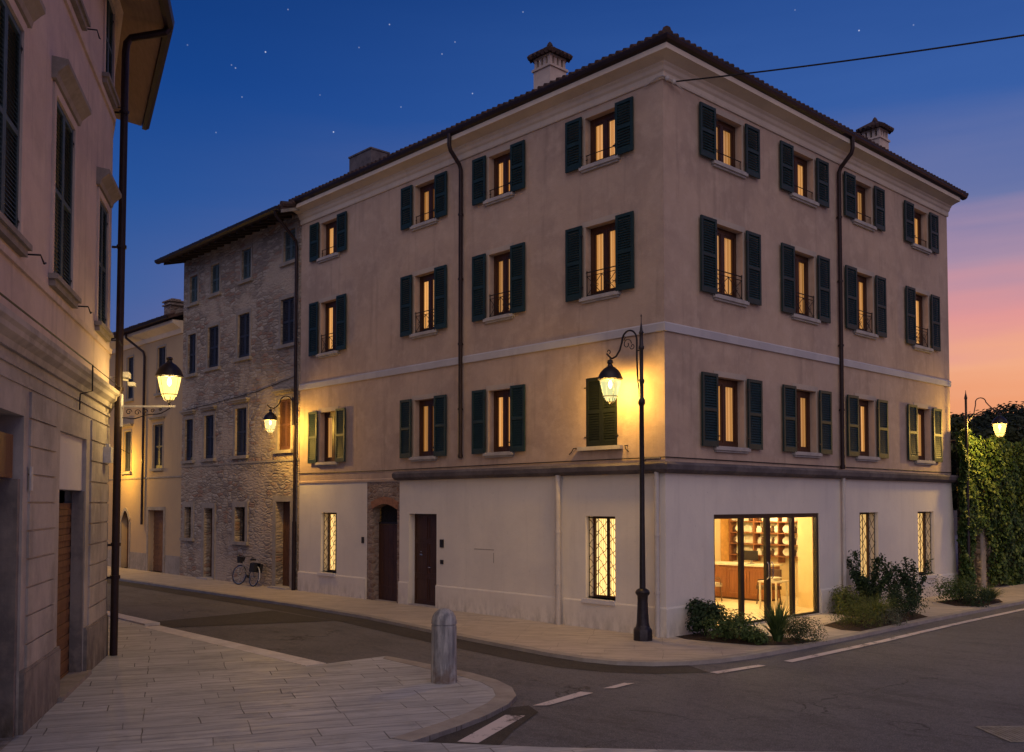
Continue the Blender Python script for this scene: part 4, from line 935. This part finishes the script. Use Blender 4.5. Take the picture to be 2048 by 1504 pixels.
# eaves
ev = .93; EP = [(-11, 0), (XC, 0), (p1[0], p1[1])]
put('cornice', MB().sweep([(0, 11.95), (.05, 11.95), (.08, 12.05), (.16, 12.12), (0, 12.13)], EP), 'pink_plaster', lb)
put('soffit', MB().sweep([(0, 12.02+.11), (ev-.06, 12.00), (ev-.06, 12.10), (0, 12.20)], EP), 'soffit_wood', lb)
put('gutter', MB().sweep([(ev-.05, 11.93), (ev+.03, 11.91), (ev+.11, 11.96), (ev+.13, 12.08), (ev-.05, 12.10)], EP), 'gutter', lb)
rr = MB(); zz = 12.21
loop = [(-11, -ev), (XC+.10, -ev), (p1[0]+.30, p1[1]-ev*.98), (p2[0], p2[1]+.5), (-11, 9.5)]
apx = (-4, 4.2, zz+2.0); rr.add([(x, y, zz) for x, y in loop]+[apx], [(0, 1, 5), (1, 2, 5), (2, 3, 5), (3, 4, 5), (4, 0, 5), (4, 3, 2, 1, 0)])
put('roof', rr, 'roof_tile', lb)
gx, gy = XC+.12, -ev-.03
dp = MB().tube([(gx, gy, 11.97), (gx-.05, gy+.05, 11.85), (.30, -.26, 11.72), (.28, -.19, 11.60), (.27, -.17, 11.4), (.10, -.17, 5.2), (-.02, -.17, 0)], .07, 12)
for z_ in (1.4, 2.0, 4.9, 7.6, 10.2):
    x_ = -.02+.29*z_/11.4; dp.tube([(x_, -.17, z_), (x_, -.17, z_+.06)], .09, 12); dp.box(x_-.015, x_+.015, -.12, 0, z_, z_+.04)
put('drainpipe', dp, 'pipe_brown', lb, True)
put('alarm_box', MB().box(X(.62), X(.36), -.16, -.03, 3.52, 3.80).box(X(.56), X(.42), -.12, -.06, 3.8005, 3.86), 'white_plastic', lb)
put('wall_plate', MB().box(X(6.0), X(5.9), -.05, -.028, 2.95, 3.25), 'white_plastic', lb)
put('floodlight', MB().box(.30, .52, -.42, -.30, 5.02, 5.09).box(.14, .42, -.34, -.10, 5.16, 5.26).tube([(.1, -.02, 5.15), (.34, -.30, 5.12)], .02, 6), 'white_plastic', lb)
put('conduit', MB().tube([(-9, -.215, 4.95), (-3.1, -.215, 4.95), (-2.9, -.215, 4.96), (-2.9, -.215, 4.55), (-2.9, -.04, 4.5), (-2.9, -.035, 4.25)], .012, 5).tube([(-2.9, -.215, 4.95), (.05, -.215, 4.94)], .008, 5), 'cable_black', lb)

# ------------------------------------------------------------------ GARDEN WALL, IVY, TREES
gw = thing('garden_wall', 'old stone garden wall with a brown door, mostly hidden by ivy', 'wall', (0, W_+.02, 0))
def loc_wall():
    mb = wall(.38, 14, 0, 4.75, [(1.25, 2.15, 0, 2.05, .3)]); mb.xf(R90)
    mb.box(-.5, -.01, .38, 14, 4.75, 4.80); mb.quad((0, 14, 0), (-.5, 14, 0), (-.5, 14, 4.75), (0, 14, 4.75)); return mb
put('masonry', loc_wall(), 'garden_stone', gw)
q = put('door', MB().box(-.30, -.24, 1.25, 2.15, 0, 2.05).box(-.238, -.225, 1.3, 1.5, .05, 2.0).box(-.238, -.225, 1.55, 1.8, .05, 2.0).box(-.238, -.225, 1.85, 2.1, .05, 2.0), 'old_wood', gw)
put('door_jamb', MB().box(.001, .04, 2.16, 2.5, 0, 2.2).box(.001, .04, .98, 1.24, 0, 2.2), 'dressed_stone', gw)
iv = MB(); R_ = random.Random(3)
def bulge(y, z_): return .16+.18*(sin(y*1.7+z_*.8)*.5+.5)*(.4+.6*min(1, z_/4))+.12*sin(y*4.1+1.3*z_)*sin(z_*2.7)
for k in range(38000):
    y = R_.uniform(-.12, 14) if k % 9 else R_.uniform(-.15, .6); z_ = R_.uniform(.02, 4.98)+.12*sin(y*2.3)
    if 1.15 < y < 2.35 and z_ < 2.15+.2*sin(y*9): continue
    if .5 < y < 1.2 and z_ < 2.4 and R_.random() < .6: continue
    if 2.3 < y < 2.65 and z_ < 1.2+.4*R_.random(): continue
    if y < 0 and z_ > 5.0: continue
    den = sin(y*3.1+z_*1.9)*sin(z_*3.3-y*1.1)
    if den < -.55 and R_.random() < .7: continue
    b = bulge(y, z_)*(.45+.75*R_.random()) + (.12 if y < .45 else 0)
    iv.leaf((b, y, z_), (1, R_.uniform(-.7, .7), R_.uniform(-.2, .9)), R_.uniform(.07, .19), .8)
for k in range(40):
    y = R_.uniform(1.1, 2.4); l_ = R_.uniform(.1, .6)
    for j in range(int(l_/.05)): iv.leaf((.12+R_.uniform(0, .12), y+R_.uniform(-.04, .04), 2.3-j*.05), (1, R_.uniform(-.5, .5), .3), .09, .8)
ivo = put('ivy', iv, 'leaf_ivy', None, recalc=False); ivo.location = (0, W_+.02, 0); tag(ivo, 'thick green ivy spilling over the garden wall beside the ochre house', 'ivy')
st = MB()
for k in range(7):
    y = .45+.15*k; st.tube([(.08, y, 0), (.12, y+.05*sin(k), 1.0), (.10, y-.08*sin(k*2), 2.2), (.14, y+.1, 3.4)], .016, 5, .008)
put('stem', st, 'bark', ivo, True)

def tree(x, y, h, r, lab, n=5200, seed=1, trunk=.16, lf='leaf_silhouette', sz=.26):
    R = random.Random(seed); t = thing('tree', lab, 'tree', (x, y, 0), 0, 'trees behind the garden wall')
    tb = MB(); tb.tube([(0, 0, -.15), (.05, .02, h*.25), (-.05, .05, h*.5), (.05, 0, h*.8)], trunk, 8, trunk*.3)
    cl = []
    for k in range(15):
        a = R.uniform(0, 2*pi); zz_ = h*R.uniform(.45, .97); q = r*R.uniform(.15, .85)*(1.15-abs(zz_/h-.68)*1.3)
        c = Vector((q*cos(a), q*sin(a), zz_)); cl.append((c, r*R.uniform(.26, .46)))
        tb.tube([(0, 0, zz_*.6), c*.5+Vector((0, 0, zz_*.35)), c], .05, 5, .015)
    put('trunk', tb, 'bark', t, True)
    lv = MB(); random.seed(seed)
    for k in range(n):
        c, cr = cl[R.randrange(len(cl))]; d = Vector((R.gauss(0, 1), R.gauss(0, 1), R.gauss(0, 1))).normalized()*cr*(R.random()**.4)*R.uniform(.7, 1.12)
        d.z *= .75; lv.leaf(c+d, d+Vector((0, 0, .3)), R.uniform(.6, 1.2)*sz, .55)
    put('crown', lv, lf, t, recalc=False)
tree(-3.6, 21.8, 6.4, 2.2, 'dark leafy tree behind the garden wall nearest the ochre house', seed=4, n=7000)
tree(-2.4, 24.2, 6.15, 2.1, 'low dark tree just behind the right street lantern', seed=21, n=7000)
tree(-2.2, 26.8, 6.4, 2.3, 'dark tree with a ragged crown right of the street lantern', seed=5, n=7000)
tree(-1.5, 30.5, 6.6, 2.6, 'dark tree at the right edge beyond the ivy', seed=9)
tree(-5.8, 31.0, 6.9, 2.6, 'dark distant tree between its two nearer neighbours', seed=12, n=7000)
tree(-5.2, 35.5, 7.3, 2.8, 'small dark treetop farthest away at the right edge', seed=17, n=7000)

# ------------------------------------------------------------------ STREET LANTERNS
def point(parent, loc, e, col, r=.17):
    l = bpy.data.lights.new('lamp_light', 'POINT'); l.energy = e; l.color = col; l.shadow_soft_size = r
    o = bpy.data.objects.new('lamp_light', l); COL.objects.link(o); o.location = loc; o.parent = parent
def lantern(t, c, glass, n=8, k=1.0, e=60, col=(1, .62, .18), hang=True):
    """c = top of glass; glass cup tapering downward, domed cap above"""
    x, y, z_ = c
    cap = MB().lathe([(.275*k, 0), (.265*k, .035*k), (.24*k, .10*k), (.20*k, .17*k), (.13*k, .24*k), (.06*k, .285*k), (.045*k, .33*k), (.065*k, .35*k), (.065*k, .38*k), (.025*k, .40*k)], c, 20)
    put('lamp_cap', cap, 'lamp_iron', t, True)
    gp = [(.225*k, 0), (.22*k, -.05*k), (.19*k, -.20*k), (.145*k, -.38*k), (.085*k, -.46*k)]
    gm = MB(); nn = n
    for j in range(len(gp)-1):
        for q in range(nn):
            a0, a1 = 2*pi*(q+.5)/nn, 2*pi*(q+1.5)/nn; r0, z0 = gp[j]; r1, z1 = gp[j+1]
            gm.quad((x+r0*cos(a0), y+r0*sin(a0), z_+z0), (x+r0*cos(a1), y+r0*sin(a1), z_+z0), (x+r1*cos(a1), y+r1*sin(a1), z_+z1), (x+r1*cos(a0), y+r1*sin(a0), z_+z1))
    put('lamp_glass', gm, glass, t, recalc=False)
    cg = MB()
    for q in range(4):
        a = 2*pi*(q+.5)/4 + rad(20); cg.tube([(x+(r+.006)*cos(a), y+(r+.006)*sin(a), z_+zz_) for r, zz_ in gp]+[(x, y, z_-.54*k)], 0.005*k, 5)
    ring_ = lambda r, zz_: cg.tube([(x+r*cos(2*pi*q/16), y+r*sin(2*pi*q/16), z_+zz_) for q in range(17)], .010*k, 5)
    ring_(.23*k, -.005*k); ring_(.155*k, -.36*k)
    for q in range(6):
        a = 2*pi*q/6; cg.tube([(x+.13*k*cos(a), y+.13*k*sin(a), z_-.40*k), (x+.10*k*cos(a), y+.10*k*sin(a), z_-.47*k), (x+.04*k*cos(a), y+.04*k*sin(a), z_-.49*k), (x, y, z_-.56*k)], .007*k, 4)
    put('lamp_cage', cg, 'lamp_iron', t, True)
    put('bulb', MB().lathe([(.01, -.19*k), (.035*k, -.16*k), (.045*k, -.11*k), (.035*k, -.06*k), (.02*k, -.02*k)], c, 10), 'bulb', t, True)
    point(t, (x, y, z_-.14*k), e, col)
# post lamp on the corner
t = thing('street_lamp', 'tall cast iron lamp post with a curled arm in front of the shop corner', 'street lamp', (-.11, -.63, 0))
put('base', MB().lathe([(.20, 0), (.20, .20), (.18, .24), (.15, .27), (.145, .30)], (0, 0, 0), 8).lathe([(.135, .30), (.125, .36), (.105, .80), (.11, .90), (.145, .94), (.15, .98), (.125, 1.02), (.08, 1.05)], (0, 0, 0), 16), 'lamp_iron', t, True)
put('pole', MB().lathe([(.065, 1.05), (.052, 2.6), (.048, 4.8), (.075, 4.84), (.075, 4.92), (.045, 4.96), (.043, 5.25), (.062, 5.28), (.062, 5.33), (.04, 5.36), (.04, 5.95), (.06, 5.98), (.06, 6.02), (.04, 6.05), (.038, 6.28), (.055, 6.31), (.03, 6.36), (.022, 6.45), (.01, 6.52), (.008, 6.64), (.016, 6.66), (.003, 6.70)], (0, 0, 0), 16), 'lamp_iron', t, True)
am = MB(); pts = []
for k in range(15):
    a = pi*k/14; pts.append((-.12-.20+.20*cos(a), 0, 6.18+.22*sin(a)))
pts = [(-.05, 0, 5.0), (-.10, 0, 5.35), (-.12, 0, 5.8)] + pts + [(-.58, 0, 6.02), (-.68, 0, 5.90), (-.80, 0, 5.86), (-.88, 0, 5.92), (-.94, 0, 5.98)]
am.tube(pts, .020, 8); am.tube([(-.05, 0, 5.0), (0, 0, 4.98)], .03, 6); am.tube([(-.12, 0, 5.95), (0, 0, 5.95)], .014, 6)
for (cx, cz, r, a0) in ((-.38, 6.12, .12, 0), (-.24, 6.06, .07, pi), (-.46, 6.24, .05, .5)): scroll(am, cx, cz, r, 0, a0, 1.1, .010)
am.tube([(-.85, 0, 5.90), (-.85, 0, 5.78)], .016, 6); scroll(am, -.90, 6.02, .06, 0, -1.0, .7, .012); am.lathe([(.02, 0), (.06, .02), (.06, .05), (.02, .07)], (-.85, 0, 5.78), 10)
put('arm', am, 'lamp_iron', t, True)
lantern(t, (-.85, 0, 5.42), 'lamp_glass_pale', 12, 1.0, 290, (1, .56, .10))
# wall lantern on the party line of the stone house
t = thing('wall_lantern', 'lit street lantern on a curved arm between the stone house and the ochre house', 'street lamp', (-14.86, 0, 0))
am = MB().box(-.05, .05, -.17, -.14, 5.3, 6.2)
pts = [(0, -.16, 5.45), (0, -.18, 5.9)]+[(0, -.40+.22*cos(pi*k/10), 6.02+.20*sin(pi*k/10)) for k in range(11)]+[(0, -.72, 5.88), (0, -.84, 5.80), (0, -1.0, 5.82), (0, -1.08, 5.9)]
am.tube(pts, .018, 7); am.tube([(0, -.96, 5.82), (0, -.96, 5.74)], .014, 6); am.tube([(0, -.14, 6.0), (0, 0, 6.0)], .02, 5); am.tube([(0, -.14, 5.4), (0, 0, 5.4)], .02, 5)
put('arm', am, 'lamp_iron', t, True)
lantern(t, (0, -.96, 5.42), 'lamp_glass_pale', 12, .85, 420, (1, .56, .09))
# bracket lantern on the left building corner
ca = rad(46.9)
t = thing('bracket_lantern', 'bright lantern standing on a white scrolled bracket at the left building corner', 'street lamp', (-5.30, -9.25, 0), ca)
am = MB().box(0, .98, -.02, .02, 4.555, 4.59).box(-.02, .0, -.04, .04, 4.2, 4.8)
br = put('arm', am, 'white_metal', t)
sc_ = MB()
pts = [(.0, 0, 4.36)]+[(.08+.8*q/10, 0, 4.36-.02*sin(q)+.17*(q/10)**2) for q in range(11)]; sc_.tube(pts, .010, 5)
for cx, cz, r in ((.12, 4.47, .06), (.28, 4.46, .06), (.42, 4.475, .05), (.56, 4.49, .04), (.70, 4.51, .03)): scroll(sc_, cx, cz, r, 0, 0, 1.2, .008)
put('scrollwork', sc_, 'lamp_iron', t, True)
put('stand', MB().tube([(.86, 0, 4.59), (.86, 0, 4.64)], .02, 6), 'lamp_iron', t)
lantern(t, (.86, 0, 5.12), 'lamp_glass_warm', 6, .92, 150, (1, .64, .20))
# right lantern on a pole by the ivy
t = thing('street_lamp', 'slim pole lantern rising out of the ivy right of the ochre house', 'street lamp', (.42, W_+.16, 0), rad(46.9))
put('pole', MB().lathe([(.09, 0), (.09, .3), (.05, .5), (.045, 5.4), (.06, 5.45), (.035, 5.55), (.035, 6.0), (.05, 6.05), (.015, 6.2), (.005, 6.3)], (0, 0, 0), 12), 'lamp_iron', t, True)
am = MB(); am.tube([(.05, 0, 5.3), (.24, 0, 5.55), (.30, 0, 5.85)]+[(.46-.16*cos(pi*k/8), 0, 5.93+.13*sin(pi*k/8)) for k in range(9)]+[(.70, 0, 5.84), (.85, 0, 5.70), (1.01, 0, 5.66), (1.04, 0, 5.60)], .016, 6)
put('arm', am, 'lamp_iron', t, True)
lantern(t, (1.04, 0, 5.25), 'lamp_glass_warm', 10, .85, 620, (1, .60, .11))
# assumed lantern, behind the left building, added to light the far yellow house
t = thing('wall_lantern', 'small assumed lantern on the far ochre townhouse, added to light its wall yellow', 'street lamp', (-28.7, 0, 0))
put('arm', MB().tube([(0, 0, 4.9), (0, -.4, 5.1), (0, -.9, 5.08), (0, -1.05, 4.9)], .014, 6).lathe([(.05, 0), (.05, .02)], (0, -.02, 4.88), 8), 'lamp_iron', t, True)
lantern(t, (0, -1.05, 4.62), 'lamp_glass_warm', 8, .5, 420, (1, .56, .08))

# ------------------------------------------------------------------ BOLLARD
put_b = put('bollard', MB().lathe([(.205, 0), (.205, .02), (.20, .30), (.198, .86), (.197, .885), (.186, .89), (.186, .905), (.200, .91), (.198, .96), (.180, 1.03), (.145, 1.09), (.095, 1.13), (.06, 1.145), (.03, 1.15)], (0, 0, 0), 32), 'bollard_stone', None, True)
put_b.location = (.64, -6.45, -.006); tag(put_b, 'weathered grey stone bollard with a domed top on the pavement nose', 'bollard')

# ------------------------------------------------------------------ BICYCLE
t = thing('bicycle', 'grey city bicycle with a white rear mudguard leaning on the stone house', 'bicycle', (-17.45, -.42, 0), 0)
t.rotation_euler = (rad(-9), 0, 0)
def wheel(x, steer=0):
    M = Matrix.Translation((x, 0, .34)) @ Matrix.Rotation(steer, 4, 'Z')
    ty = MB().tube([(.325*cos(2*pi*k/28), 0, .325*sin(2*pi*k/28)) for k in range(29)], .019, 6).xf(M)
    w_ = put('wheel', ty, 'rubber', t, True)
    rm_ = MB().tube([(.30*cos(2*pi*k/28), 0, .30*sin(2*pi*k/28)) for k in range(29)], .009, 5)
    for k in range(16): a = 2*pi*k/16; rm_.tube([(0, .015*(-1)**k, 0), (.30*cos(a), 0, .30*sin(a))], .003, 4)
    rm_.tube([(0, -.05, 0), (0, .05, 0)], .02, 8)
    put('rim', rm_.xf(M), 'chrome', w_, True)
wheel(-.52, .25); wheel(.52)
put('frame', MB().tube([(.52, 0, .34), (.10, 0, .32)], .012, 6).tube([(.10, 0, .32), (.22, 0, .82)], .013, 8).tube([(.10, 0, .32), (-.36, 0, .62)], .022, 8).tube([(.17, 0, .58), (-.36, 0, .70)], .016, 8).tube([(.52, 0, .34), (.20, 0, .70)], .010, 6).tube([(-.35, 0, .60), (-.39, 0, .80)], .018, 8), 'bike_paint', t, True)
put('fork', MB().tube([(-.36, .04, .62), (-.46, .05, .45), (-.52, .05, .34)], .011, 6).tube([(-.36, -.04, .62), (-.46, -.05, .45), (-.52, -.05, .34)], .011, 6), 'bike_paint', t, True)
put('saddle', MB().add([(.10, -.02, .86), (.10, .02, .86), (.34, .08, .87), (.34, -.08, .87), (.10, -.02, .90), (.10, .02, .90), (.34, .08, .93), (.34, -.08, .93)], [(0, 3, 2, 1), (4, 5, 6, 7), (0, 1, 5, 4), (1, 2, 6, 5), (2, 3, 7, 6), (3, 0, 4, 7)]), 'black_cloth', t)
put('handlebar', MB().tube([(-.39, 0, .80), (-.40, 0, .98)], .014, 6).tube([(-.22, -.27, .98), (-.36, -.24, 1.0), (-.42, -.1, .99), (-.42, .1, .99), (-.36, .24, 1.0), (-.22, .27, .98)], .012, 6), 'black_metal', t, True)
put('crank', MB().tube([(.10, -.05, .32), (.10, .05, .32)], .05, 10).tube([(.10, .07, .32), (.20, .07, .20)], .01, 5).tube([(.10, -.07, .32), (.0, -.07, .44)], .01, 5).box(.15, .25, .06, .13, .19, .205).box(-.05, .05, -.13, -.06, .43, .445), 'black_metal', t)
put('mudguard', MB().tube([(.52+.365*cos(a), 0, .34+.365*sin(a)) for a in [rad(-20+12*k) for k in range(14)]], .016, 6), 'white_metal', t, True)
put('pannier_bag', MB().box(.40, .72, -.16, -.05, .48, .78).box(.40, .72, .05, .16, .48, .78), 'black_cloth', t)
put('basket', MB().lathe([(.11, 0), (.15, .22)], (-.58, 0, .74), 4), 'black_cloth', t)
put('luggage_rack', MB().box(.34, .74, -.05, .05, .785, .80), 'black_metal', t)

# ------------------------------------------------------------------ PLANTING BEDS
for pts in ([(.04, .25), (.45, .10), (1.1, .22), (1.9, .42), (2.32, .95), (2.42, 1.85), (1.9, 1.75), (1.1, 1.7), (.04, 1.66)],
            [(1.22, 4.2), (1.9, 3.75), (2.30, 3.85), (2.25, 5.4), (2.15, 7.6), (1.5, 8.3), (.04, 9.3), (.04, 6.6), (.6, 6.5), (1.2, 6.2), (1.1, 5.0)],
            [(.75, 11.3), (1.6, 10.6), (2.1, 10.9), (2.1, 12.6), (1.7, 13.4), (.9, 13.0)]):
    mb = MB(); n = len(pts); c = (sum(p[0] for p in pts)/n, sum(p[1] for p in pts)/n)
    vs = [(x, y, .004) for x, y in pts]+[(c[0]+(x-c[0])*.72, c[1]+(y-c[1])*.72, .045) for x, y in pts]+[(c[0], c[1], .06)]
    mb.add(vs, [(i, (i+1) % n, n+(i+1) % n, n+i) for i in range(n)]+[(n+i, n+(i+1) % n, 2*n) for i in range(n)])
    struct('planting_bed', mb, 'mulch')

def bush(x, y, w, h, lab, mat='leaf_dark', n=1500, sz=.07, seed=0, name='shrub', asp=.6, cat='shrub', grp=None):
    R = random.Random(seed); random.seed(seed); w *= 1.15; h *= 1.12; n = int(n*1.5); t = thing(name, lab, cat, (x, y, 0), 0, grp)
    sm = MB(); lv = MB(); lobes = []
    for k in range(9):
        a = 2*pi*k/9+R.uniform(-.3, .3); q = w*R.uniform(.15, .42); zz_ = h*R.uniform(.3, .72); lobes.append((Vector((q*cos(a), q*sin(a), zz_)), w*R.uniform(.22, .32)))
        sm.tube([(0, 0, 0), (q*.5*cos(a), q*.5*sin(a), zz_*.6), (q*cos(a), q*sin(a), zz_)], .010, 4, .004)
    lobes.append((Vector((0, 0, h*.62)), w*.3))
    for k in range(n):
        c, cr = lobes[R.randrange(len(lobes))]; d = Vector((R.gauss(0, 1), R.gauss(0, 1), R.gauss(0, 1))).normalized()*cr*(R.random()**.35)*R.uniform(.8, 1.18)
        p = c+d; p.z = max(.03, min(h*1.05, p.z)); lv.leaf(p, d+Vector((0, 0, .4*cr)), sz*R.uniform(.6, 1.25), asp)
    put('stem', sm, 'bark', t); put('foliage', lv, mat, t, recalc=False)
def grassy(x, y, w, h, lab, mat='leaf_mid', n=160, bw=.03, seed=0, name='grass_clump', cat='plant'):
    R = random.Random(seed); t = thing(name, lab, cat, (x, y, 0)); b = MB()
    for k in range(n):
        a = R.uniform(0, 2*pi); tl = R.random()**.7; L = h*R.uniform(.65, 1.1); dx, dy = cos(a), sin(a); r0 = R.uniform(0, .06); px, py = -dy*bw/2, dx*bw/2; seg = []
        for j in range(5):
            u = j/4; rr_ = r0+w/2*tl*u**1.6; zz_ = L*(u-.35*tl*u*u); seg.append((dx*rr_, dy*rr_, zz_, 1-u**1.5))
        for j in range(4):
            a0, a1 = seg[j], seg[j+1]
            b.quad((a0[0]-px*a0[3], a0[1]-py*a0[3], a0[2]), (a0[0]+px*a0[3], a0[1]+py*a0[3], a0[2]), (a1[0]+px*a1[3], a1[1]+py*a1[3], a1[2]), (a1[0]-px*a1[3], a1[1]-py*a1[3], a1[2]))
    put('blades', b, mat, t, recalc=False); put('crown_base', MB().lathe([(.07, 0), (.05, .06), (.01, .09)], (0, 0, 0), 8), 'bark', t)
def sapling(x, y, h, lab, seed, w=.5, n=420, mat='leaf_dark'):
    R = random.Random(seed); random.seed(seed); t = thing('tall_shrub', lab, 'shrub', (x, y, 0)); st_ = MB(); lv = MB()
    for k in range(11):
        a = R.uniform(0, 2*pi); tp = Vector((w*.5*cos(a)*R.uniform(.3, 1), w*.5*sin(a)*R.uniform(.3, 1), h*R.uniform(.55, 1.05)))
        ps = [Vector((0, 0, 0)), tp*.35+Vector((0, 0, .05*h)), tp*.7+Vector((R.uniform(-.04, .04), R.uniform(-.04, .04), .03)), tp]; st_.tube(ps, .010, 5, .004)
        for j in range(n//8):
            u = R.uniform(.10, 1.0); i = min(2, int(u*3)); p = ps[i].lerp(ps[i+1], u*3-i)
            p = p+Vector((R.gauss(0, .05), R.gauss(0, .05), R.gauss(0, .03))); lv.leaf(p, (R.uniform(-1, 1), R.uniform(-1, 1), R.uniform(0, 1)), R.uniform(.06, .12), .5)
    put('stem', st_, 'bark', t, True); put('foliage', lv, mat, t, recalc=False)
# bed by the corner
bush(.50, .68, .72, .76, 'upright dark shrub against the white wall left of the shop window', 'leaf_dark', 1500, .08, 1)
bush(1.20, .58, .85, .52, 'low mid green bush beside the upright corner shrub', 'leaf_mid', 1500, .065, 2)
grassy(2.0, 1.0, 1.25, .92, 'spiky plant with long pointed leaves before the shop glass', 'leaf_mid', 150, .055, 3, 'spiky_plant')
grassy(1.55, .95, .9, .34, 'thin arching grass tuft between the low bush and the spiky plant', 'leaf_grey', 120, .012, 4)
bush(2.15, 1.5, .80, .42, 'dense dark rounded cushion shrub at the kerb end of the corner bed', 'leaf_dark', 2200, .04, 5, asp=.4)
bush(1.75, .55, .45, .26, 'small low groundcover shrub at the front of the corner bed', 'leaf_mid', 700, .05, 6)
# middle bed
bush(.5, 6.9, 1.05, .60, 'yellow green bush right beside the shop window frame', 'leaf_yellow', 1500, .07, 7)
sapling(.55, 7.75, 1.5, 'tall dark leafy shrub in front of the grilled window nearest the shop', 8, 1.5, 2200)
sapling(.75, 8.75, 1.2, 'slender airy shrub just right of the tall dark shrub', 9, .8, 520)
sapling(1.15, 9.1, 1.30, 'slender dark shrub nearest the far grilled window', 10, 1.0, 1000)
bush(1.85, 4.6, .95, .46, 'bright green low bush at the near end of the middle bed', 'leaf_yellow', 1500, .05, 11, asp=.4)
grassy(1.8, 5.7, 1.5, .74, 'feathery yellow green ornamental grass in the middle bed', 'leaf_yellow', 420, .012, 12)
bush(1.75, 7.0, 1.05, .74, 'dark rounded bush at the far kerb end of the middle bed', 'leaf_dark', 2000, .05, 13)
bush(2.1, 5.5, .8, .30, 'pale grey green groundcover along the kerb of the middle bed', 'leaf_grey', 700, .04, 14)
# far bed
bush(1.3, 11.5, 1.1, .64, 'loose green shrub at the left of the farthest bed', 'leaf_mid', 1500, .06, 15)
grassy(1.85, 12.2, 1.5, .55, 'arching fine leaved mound at the right of the farthest bed', 'leaf_mid', 500, .02, 16, 'grass_mound')
bush(1.9, 11.1, .8, .42, 'small dark low bush before the farthest grass mound', 'leaf_dark', 900, .05, 17)
